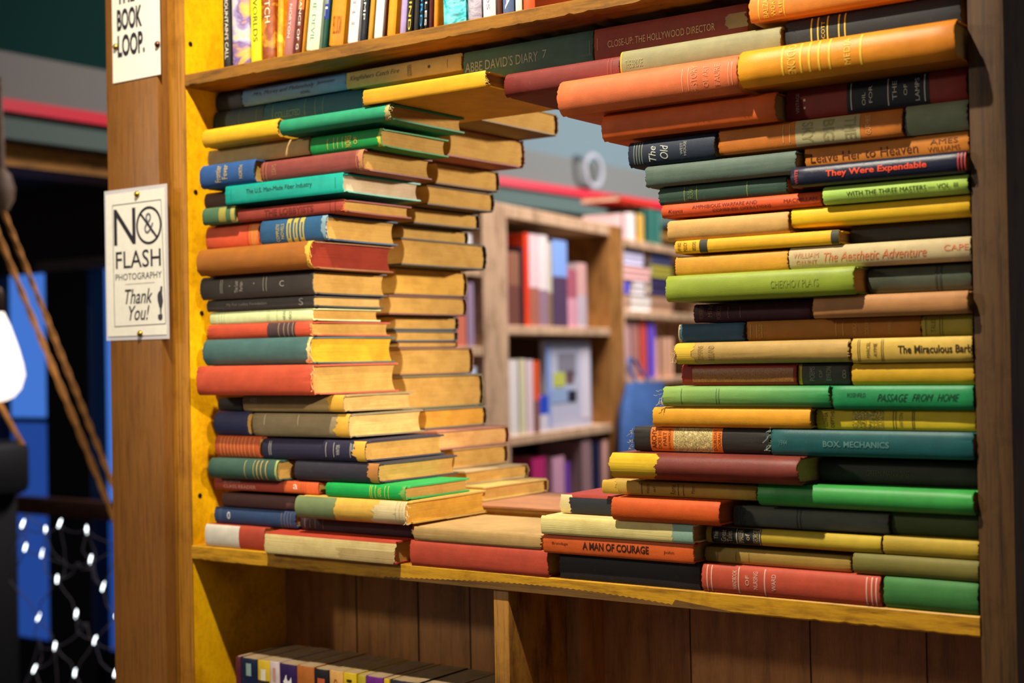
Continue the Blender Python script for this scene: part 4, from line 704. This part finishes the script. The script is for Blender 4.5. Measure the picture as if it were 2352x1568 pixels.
zb1, zb0 = sz(1440, 548)[1], sz(1440, 566)[1]; zc1, zc0 = sz(1440, 712)[1], sz(1440, 730)[1]; zd1 = sz(1440, 872)[1]; zt2 = sz(1440, 440)[1]
aisle_case('pale wooden bookcase seen through the hole, farther one', [('upright', sD+.001, sD+.014, 0, DB, ZF, zb0, WA), ('upright', sE, sE+.05, 0, DB, ZF, zb0, WA),
    ('shelf', sD+.014, sE, .0, DB, zb0, zb1, WA), ('shelf', sD+.014, sE, .0, DB, zc0, zc1, WA), ('shelf', sD+.014, sE, .0, DB, zd1-.02, zd1, WA), ('shelf', sD+.014, sE, .0, DB, zd1-.36, zd1-.34, WA), ('back_panel', sD+.014, sE, DB, DB+.01, ZF, zb0, WA)])
def abook(s0, s1, z0, z1, c, label, c2=None, split=.5, front=.012, dep=.16, lying=False, mat=None):
    """small out-of-focus book: rounded spine, boards, recessed page block; one mesh"""
    bm = bmesh.new()
    if s1 > sD: s0 = max(s0, sD+.016)
    zz = [z0, z1] if not c2 else [z0, z0+(z1-z0)*split, z1]; fs = []
    n = 5
    for k in range(len(zz)-1):
        for i in range(n):
            a, b = i/n, (i+1)/n
            if lying: P = [(s0, zz[k]+(zz[k+1]-zz[k])*a, front+.004*(2*a-1)**2), (s0, zz[k]+(zz[k+1]-zz[k])*b, front+.004*(2*b-1)**2)]; pts = [(s0, P[0][1], P[0][2]), (s1, P[0][1], P[0][2]), (s1, P[1][1], P[1][2]), (s0, P[1][1], P[1][2])]
            else:
                x0, x1 = s0+(s1-s0)*a, s0+(s1-s0)*b; f0, f1 = front+.004*(2*a-1)**2, front+.004*(2*b-1)**2
                pts = [(x0, zz[k], f0), (x1, zz[k], f1), (x1, zz[k+1], f1), (x0, zz[k+1], f0)]
            f = bm.faces.new([bm.verts.new(P0+e1*s-nn*d+Vector((0, 0, z))) for s, z, d in pts]); f.material_index = 1 if k == 1 else 0
    for s in ((s0, s0+.002), (s1-.002, s1)) if not lying else ((s0, s1),):
        lbox(bm, s[0], s[1], front+.004, front+dep, z0, z1) if not lying else (lbox(bm, s0, s1, front+.004, front+dep, z0, z0+.002), lbox(bm, s0, s1, front+.004, front+dep, z1-.002, z1))
    if lying: q = lbox(bm, s0+.003, s1-.003, front+.006, front+dep-.004, z0+.002, z1-.002)
    else: q = lbox(bm, s0+.002, s1-.002, front+.006, front+dep-.004, z0+.0, z1-.004)
    for f in q: f.material_index = 2
    bmesh.ops.remove_doubles(bm, verts=bm.verts, dist=1e-5)
    o = new('book', bm, [mat or plain(c, .45), plain(c2 or c, .45), paper('d8c8a8', .8)], None)
    base = P0+e1*((s0+s1)/2)-nn*front+Vector((0, 0, z0)); o.data.transform(Matrix.Translation(-base)); o.location = base
    return tag(o, label, 'book', 'books in the aisle bookcases')
def ab(u0, u1, vt, zb, c, label, **k):
    s0, s1 = sz(u0, 700)[0], sz(u1, 700)[0]; z1 = sz((u0+u1)/2, vt)[1]; return abook(s0+.0006, s1-.0006, zb+.0003, z1, c, label, **k)
T1 = 'on the upper aisle shelf'
ab(1169,1178,530,zS1,'c86a8c','blurred pink book at the left end '+T1); ab(1179,1205,578,zS1,'7a4c40','blurred brown mauve book '+T1,c2='9c6a50',split=.55); ab(1205,1214,566,zS1,'2a2230','blurred near black book left of the orange red one '+T1)
ab(1215,1227,535,zS1,'f04a1c','blurred orange red book '+T1,c2='f5401a',split=.2); ab(1227,1249,538,zS1,'b5705c','blurred pink white book beside the orange red one '+T1,c2='f2d4d4',split=.42)
ab(1249,1270,540,zS1,'a08090','blurred white book next to the light blue one '+T1,c2='f0e4e0',split=.4); ab(1270,1279,556,zS1,'8c7450','blurred grey cream slim book '+T1,c2='cfc8b0',split=.4)
ab(1280,1314,552,zS1,'5a4460','blurred light blue topped book '+T1,c2='8ab0f0',split=.58); ab(1314,1336,618,zS1,'e0a0b0','blurred rose pink shorter book '+T1,c2='b06070',split=.5); ab(1336,1358,604,zS1,'c8b8c0','blurred pale pink short book at the right '+T1,c2='d8a8a0',split=.5)
T2 = 'on the second aisle shelf'
ab(1171,1199,826,zU1,'f2ece4','blurred white book at left end '+T2); ab(1199,1214,824,zU1,'eeeabc','blurred cream yellow book '+T2); ab(1214,1232,826,zU1,'f0d8dc','blurred pink white book '+T2)
ab(1232,1246,828,zU1,'8c5c50','blurred orange book '+T2,c2='f06028',split=.45); ab(1246,1266,908,zU1,'e0dce4','blurred small blue and white book '+T2,c2='2a50d0',split=.48)
# a large picture book shown face out
s0, s1 = sz(1272, 800)[0], sz(1374, 800)[0]; z1 = sz(1320, 782)[1]; bm = bmesh.new(); lbox(bm, s0, s1, .03, .052, zU1+.0003, z1); bmesh.ops.bevel(bm, geom=bm.edges[:], offset=.0015, segments=1, affect='EDGES')
base = P0+e1*((s0+s1)/2)-nn*.03+Vector((0, 0, zU1)); o = new('picture_book', bm, plain('c4c8dc', .35)); o.data.transform(Matrix.Translation(-base)); o.location = base; tag(o, 'blurred large pale book standing face out on the second aisle shelf', 'book')
inv = Matrix.Translation(-base)
def patch(u0, u1, v0, v1, c, name='cover_picture', k=0):
    a, b = sz(u0, (v0+v1)/2), sz(u1, (v0+v1)/2); zz1, zz0 = sz((u0+u1)/2, v0)[1], sz((u0+u1)/2, v1)[1]; bm = bmesh.new(); lbox(bm, a[0], b[0], .0285-k*.0003, .0298, zz0, zz1)
    bmesh.ops.bevel(bm, geom=[e for e in bm.edges], offset=.0006, segments=1, affect='EDGES'); q = new(name, bm, plain(c, .4)); q.parent = o; q.matrix_parent_inverse = inv
patch(1273,1284,790,980,'8ea8e0'); patch(1300,1340,810,865,'8c8c98'); patch(1352,1372,800,960,'e6e2ec'); patch(1290,1316,855,888,'c8d060',k=1); patch(1285,1330,892,925,'9ab4d8'); patch(1322,1342,896,922,'2a2a34',k=1); patch(1318,1336,850,880,'7a5a5c')
T3 = 'on the third aisle shelf'; zV1 = zU1-.34
ab(1176,1215,1085,zV1,'2a1c28','blurred black book '+T3); ab(1222,1258,1052,zV1,'c02c70','blurred magenta book '+T3); ab(1268,1300,1050,zV1,'d8a0b8','blurred rose book '+T3); ab(1300,1312,1062,zV1,'7a40b0','blurred violet slim book '+T3); ab(1335,1362,1012,zV1,'9a7a7c','blurred mauve book '+T3); ab(1364,1382,1016,zV1,'1c2448','blurred navy book '+T3); ab(1384,1400,1012,zV1,'e8b0a0','blurred salmon book at right end '+T3)
zl = zS1-.065; T4 = 'left of the pale upright'
ab(1040,1056,700,zl,'5c4a50','blurred dark brown book '+T4); ab(1057,1082,716,zl,'e88064','blurred coral book '+T4); ab(1083,1100,648,zl,'a890a8','blurred lavender book '+T4)
zl2 = zS1+.17; ab(1060,1100,536,zl2,'f4f0ea','blurred white book above the coral one '+T4); zl3 = zU1-.09; ab(1075,1104,842,zl3,'dfe8f8','blurred bright bluish white book below the coral one '+T4)
# farther case: a stacked jumble
T5 = 'in the farther aisle case'
def al(u0, u1, zb, v1, c, label, mat=None):
    s0, s1 = sz(u0, 640)[0], sz(u1, 640)[0]; z1 = sz((u0+u1)/2, v1)[1]; return abook(s0, s1, zb+.0003, z1, c, label, lying=True, mat=mat)
def top_z(v, u): return sz(u, v)[1]
al(1455,1500,zc1,676,'f0e8dc','blurred cream bundle lying lowest '+T5); z = top_z(676,1478)
al(1462,1488,z,642,'e8e0e0','blurred white book lying on the cream bundle '+T5); al(1500,1550,zc1,676,'b58c6c','blurred tan book lying at the right '+T5); al(1502,1550,top_z(676,1526),636,'3a3458','blurred dark violet book lying at the right '+T5)
ab(1436,1453,640,zc1,'3a48d8','blurred royal blue box at the left '+T5,c2='c8a890',split=.2) if False else al(1434,1454,zc1,672,'c8a084','blurred tan book lying at the left '+T5)
al(1434,1454,top_z(672,1444),644,'3c4ae0','blurred royal blue book lying at the left '+T5); al(1434,1500,top_z(642,1475),608,'ecb8b0','blurred rose book lying across the stack '+T5); al(1505,1550,top_z(636,1526),606,'a8a040','blurred olive yellow book lying '+T5)
al(1434,1486,top_z(608,1467),574,'d8d4f0','blurred lavender white book lying on top '+T5); al(1504,1550,top_z(606,1527),582,'4c5078','blurred slate blue book lying on top at right '+T5)
ab(1440,1458,492,zb1,'f0d0cc','blurred pink white book on the upper board '+T5); ab(1458,1472,490,zb1,'f4e8e0','blurred white book on the upper board '+T5); ab(1472,1490,492,zb1,'e8b850','blurred amber book on the upper board '+T5); ab(1492,1530,482,zb1,'3c7a6c','blurred teal book on the upper board '+T5)
al(1432,1512,top_z(481,1511)+.002,458,'e23c2c','blurred red book lying across the uprights on top '+T5)
ab(1436,1456,738,zd1,'d8a8a8','blurred pink book under the jumble '+T5); ab(1456,1474,736,zd1,'c88c7c','blurred dusky rose book under the jumble '+T5); ab(1474,1492,732,zd1,'e85c50','blurred coral red book under the jumble '+T5); ab(1492,1512,738,zd1,'7c5ce0','blurred violet book under the jumble '+T5); ab(1520,1552,775,zd1,'f0b894','blurred peach book under the jumble '+T5)
# a blue denim bag hanging before the farther case
bm = bmesh.new(); pts = []
a0, zt = sz(1442, 880, -.06); a1, zb_ = sz(1530, 1090, -.06); s0, s1 = sz(1420, 985, -.06)[0], sz(1532, 985, -.06)[0]
for j in range(9):
    t = j/8; z = zb_+(zt-zb_)*t; w = .5*(s1-s0)*(1-.28*t**3-.08*(1-t)**4); cx = (s0+s1)/2+.02*t; dp = .045*math.sin(math.pi*min(1, .15+.85*(1-t)))+.008
    pts.append([bm.verts.new(P0+e1*(cx+w*math.cos(k*math.pi/8))-nn*(-.06+dp*math.sin(k*math.pi/8)*(1+.12*math.sin(3*k+j)))+Vector((0, 0, z))) for k in range(16)])
for A, B in zip(pts, pts[1:]):
    for k in range(16): bm.faces.new((A[k], A[(k+1) % 16], B[(k+1) % 16], B[k]))
bm.faces.new(pts[0]); bm.faces.new(pts[-1])
bag = tag(empty('bag', P0+e1*((s0+s1)/2)+nn*.06+Vector((0, 0, zb_))), 'blurred blue denim bag hanging at the farther aisle case', 'bag'); inv = Matrix.Translation(-bag.location)
q = new('bag_body', bm, cloth('4a6ea8', .8, fade='2a3a60')); q.parent = bag; q.matrix_parent_inverse = inv
bm = bmesh.new(); c = P0+e1*((s0+s1)/2+.02)+nn*.055; tube(bm, [c+e1*(.06*math.cos(t*math.pi/10))+Vector((0, 0, zt-.01+.10*math.sin(t*math.pi/10)))-nn*(.05*math.sin(t*math.pi/10)) for t in range(11)], .006, 8)
q = new('strap', bm, cloth('3c5a8c', .8)); q.parent = bag; q.matrix_parent_inverse = inv
# ------------------------------------------------------------------ the room
def st(o): o['kind'] = 'structure'; return o
GRN = plain('38453f', .75, name='paint'); 
st(boxobj('floor', (-7, 4, -3.5, 10, ZF-.05, ZF), wood('4a3526', '32241a', (2, 12, 12), .5, .3, 'floor')))
st(boxobj('ceiling', (-7, 4, -3.5, 10, 3.2, 3.3), plain('2c3a36', .8))); st(boxobj('wall_back', (-7, 4, 9.9, 10, ZF, 3.2), plain('4c5a54', .8))); st(boxobj('wall_left', (-7, -6.9, -3.5, 10, ZF, 3.2), plain('3a3632', .8)))
XM = -2.6                                                            # edge of the mezzanine running into the depth of the shop
st(boxobj('trim_1', (XM-.02, XM+.03, .4, 9.8, 1.117, 1.158), plain('d01830', .45)))
st(boxobj('trim_2', (XM-.06, XM, .4, 9.8, 1.03, 1.117), plain('4c5c54', .7))); st(boxobj('trim_3', (XM-.06, XM, .4, 9.8, 1.158, 1.285), plain('6c6a64', .7)))
st(boxobj('trim_4', (XM-.06, XM-.01, .4, 9.8, 1.285, 1.325), plain('6c6a64', .7)))
st(boxobj('wall_mezzanine', (XM-.06, XM-.03, .4, 3.4, 1.325, 3.2), plain('12302c', .9, spec=.05))); st(boxobj('wall_mezzanine_far', (XM-.06, XM-.03, 3.4, 9.8, 1.325, 3.2), plain('66767a', .7)))
st(boxobj('trim_5', (XM-.34, XM-.10, .4, 9.8, .955, 1.03), wood('a8742c', '6a4418', (8, 2, 8), .6, .3, 'beam')))
st(boxobj('ceiling_mezzanine', (-6.9, XM-.06, .4, 9.8, 1.03, 1.05), plain('3c4038', .8)))
bm = bmesh.new(); c = hit(1362, 392, 0, XM+.05)
tube(bm, [c+Vector((0, .085*math.cos(k*math.pi/10), .085*math.sin(k*math.pi/10))) for k in range(21)], .016, 8, False)
o = new('ring_ornament', bm, plain('a8a6aa', .6)); o.data.transform(Matrix.Translation(-c)); o.location = c; tag(o, 'blurred pale ring fixed to the mezzanine edge above the red stripe', 'ornament')
# window wall at the left
YW = 2.5
def wx(u, v=900): return hit(u, v, 1, YW).x
zt = hit(80, 628, 1, YW).z; zmid = hit(80, 965, 1, YW).z
xa, xb, xc, xd = wx(12), wx(133), wx(232), wx(330)
WD = wood('2c211c', '1c1512', (8, 8, 2), .6, .2, 'dark')
st(boxobj('wall_far_left', (-6.9, xd+.12, YW, YW+.1, zt, 1.03), plain('2e2420', .7)))
st(boxobj('wall_pier', (xb, xc, YW-.06, YW+.1, ZF, zt), plain('15171c', .6))); st(boxobj('wall_pier_outer', (-6.9, xa, YW-.06, YW+.1, ZF, zt), plain('15171c', .6))); st(boxobj('wall_pier_right', (xd, xd+.12, YW-.06, YW+.1, ZF, 1.03), plain('15171c', .6)))
st(boxobj('trim_6', (xb-.02, xd, YW-.09, YW-.06, zt-.005, zt+.04), plain('6a5a58', .6)))
def window(name, x0, x1, z0, zm, z1):
    r = empty(name, ((x0+x1)/2, YW+.04, z0)); st(r)
    g1, g2 = plain('4a80e0', .3, emit=.8), plain('2c55b0', .3, emit=.6)
    for n, a, b, m in (('upper_pane', zm+.012, z1, g1), ('lower_pane', z0, zm-.012, g2)): wpar(boxobj(n, (x0, x1, YW+.03, YW+.045, a, b), m), r)
    wpar(boxobj('glazing_bar', (x0, x1, YW+.02, YW+.05, zm-.012, zm+.012), plain('28509c', .5)), r)
window('window_1', xa, xb, ZF+.3, zmid, zt); window('window_2', xc, xd, ZF+.3, hit(260, 1160, 1, YW).z, zt)
st(boxobj('wall_sill', (-6.9, xd, YW, YW+.1, ZF, ZF+.3), plain('15171c', .6)))
p, q = hit(52, 1172, 1, 2.3), hit(300, 1150, 1, 2.3); r = tag(boxobj('wooden_rail', (p.x-.3, q.x, 2.28, 2.32, p.z-.012, p.z+.062), wood('5a3822', '3c2416', (2, 20, 20), .5, .3, 'rail'), None, .004), 'dark brown wooden rail across the blue windows at left', 'rail')
# glowing globe bulb hanging at the left edge
yb = .75; c = hit(-6, 862, 1, yb); R = (c-CAM).dot(fw)*61/F
bulb = tag(empty('light_bulb', c), 'large glowing frosted bulb cut by the left edge of the picture', 'bulb')
bm = bmesh.new(); lathe(bm, [(.0005, -R), (R*.3, -R*.96), (R*.6, -R*.82), (R*.85, -R*.52), (R, -.0), (R*.93, R*.45), (R*.78, R), (R*.5, R*1.84), (R*.26, R*2.4)], 32)
gl = plain('fff0e0', .3, emit=1.4); o = new('glass_globe', bm, gl, bulb)
bm = bmesh.new(); lathe(bm, [(R*.27, R*2.38), (R*.30, R*2.5), (R*.30, R*3.1), (R*.2, R*3.3), (R*.06, R*3.35)], 24); new('socket', bm, plain('4a3a2c', .4, .6), bulb)
def rope(p0, p1, y0, y1, rad, c, label):
    a, b = hit(*p0, 1, y0), hit(*p1, 1, y1); bm = bmesh.new(); n = 60
    for s in (0, 1):
        tube(bm, [(a+(b-a)*(i/n)-a)+Vector((math.cos(i*.9+s*math.pi), math.sin(i*.9+s*math.pi), 0))*rad*.45 for i in range(n+1)], rad*.75, 6)
    o = new('rope', bm, c); o.location = a; return tag(o, label, 'rope', 'taut ropes at the left edge')
RP = cloth('e8a050', .8)
rope((9, 488), (290, 1187), .85, .85, .0065, RP, 'taut orange lit rope, the right one of the crossing pair'); rope((-102, 302), (284, 1240), .9, .9, .0075, RP, 'taut orange lit rope, the left one of the pair behind the bulb'); rope((-2, 925), (52, 1022), .8, .8, .0065, RP, 'short rope below the glowing bulb')
bm = bmesh.new(); c = hit(2, 440, 1, .86); lathe(bm, [(.0005, -.055), (.018, -.05), (.034, -.02), (.036, .01), (.026, .045), (.012, .06), (.006, .3)], 24); o = new('wooden_ball', bm, wood('8c7460', '5c4838', (6, 6, 6), .6, .3, 'knob')); o.location = c
tag(o, 'blurred beige wooden ball where the ropes meet at left edge', 'ornament')
# dark rounded cabinet at lower left
a, b = hit(-60, 1025, 1, 1.0), hit(76, 1025, 1, 1.2); z1 = hit(40, 1022, 1, 1.0).z
bm = bmesh.new(); box(bm, a.x-.25, b.x, 1.0, 1.2, z1-.16, z1, .03); hs = tag(empty('speaker', ((a.x+b.x)/2, 1.15, ZF)), 'black rounded speaker on a dark stand at lower left', 'speaker')
wpar(new('speaker_body', bm, plain('141518', .6)), hs); wpar(boxobj('stand', (a.x-.25, b.x-.06, 1.03, 1.19, ZF, z1-.16), plain('0f1013', .7), None, .01), hs)
# ------------------------------------------------------------------ net of fairy lights hanging at lower left
YL = .95
LED = [(52,1203),(137,1202),(105,1218),(199,1217),(58,1257),(97,1270),(208,1285),(131,1330),(237,1347),(88,1417),(175,1410),(268,1409),(126,1484),(218,1470),(79,1536),(172,1545),(265,1545)]
net = tag(empty('string_lights', hit(160, 1560, 1, YL)), 'net of small white fairy lights hanging before the blue windows', 'fairy lights'); inv = Matrix.Translation(-net.location)
LM = plain('f2fbff', .3, emit=5.0); WR = plain('6a6474', .5); rn = random.Random(9)
pts = [hit(u, v, 1, YL) for u, v in LED]
bm = bmesh.new(); seen = set()
ext = pts+[hit(u, v, 1, YL+.02) for u, v in ((20, 1330), (150, 1290), (180, 1290), (215, 1300), (40, 1600), (130, 1610), (220, 1620), (290, 1480), (90, 1470), (200, 1430), (60, 1180), (270, 1250))]
for i, p in enumerate(ext):
    for d, j in sorted(((p-q).length, j) for j, q in enumerate(ext) if j != i)[:3]:
        if (j, i) in seen: continue
        seen.add((i, j)); q = ext[j]; m = (p+q)/2+Vector((rn.uniform(-.01, .01), rn.uniform(-.02, .02), -.012)); tube(bm, [p, (p+m)/2+Vector((0, 0, -.004)), m, (q+m)/2+Vector((0, 0, -.004)), q], .0016, 5)
q = new('wire', bm, WR); q.parent = net; q.matrix_parent_inverse = inv
src = None
for p in pts:
    t = rn.uniform(.2, .5)
    if src is None:
        bm = bmesh.new(); lathe(bm, [(.0002, -.012), (.0018, -.010), (.0028, -.003), (.0025, .004), (.0018, .010), (.001, .013)], 12); src = new('led_bulb', bm, LM); o = src
    else: o = src.copy(); col.objects.link(o)
    o.parent = net; o.matrix_parent_inverse = inv; o.location = p; o.rotation_euler = (rn.uniform(-.2, .2), t, 0)
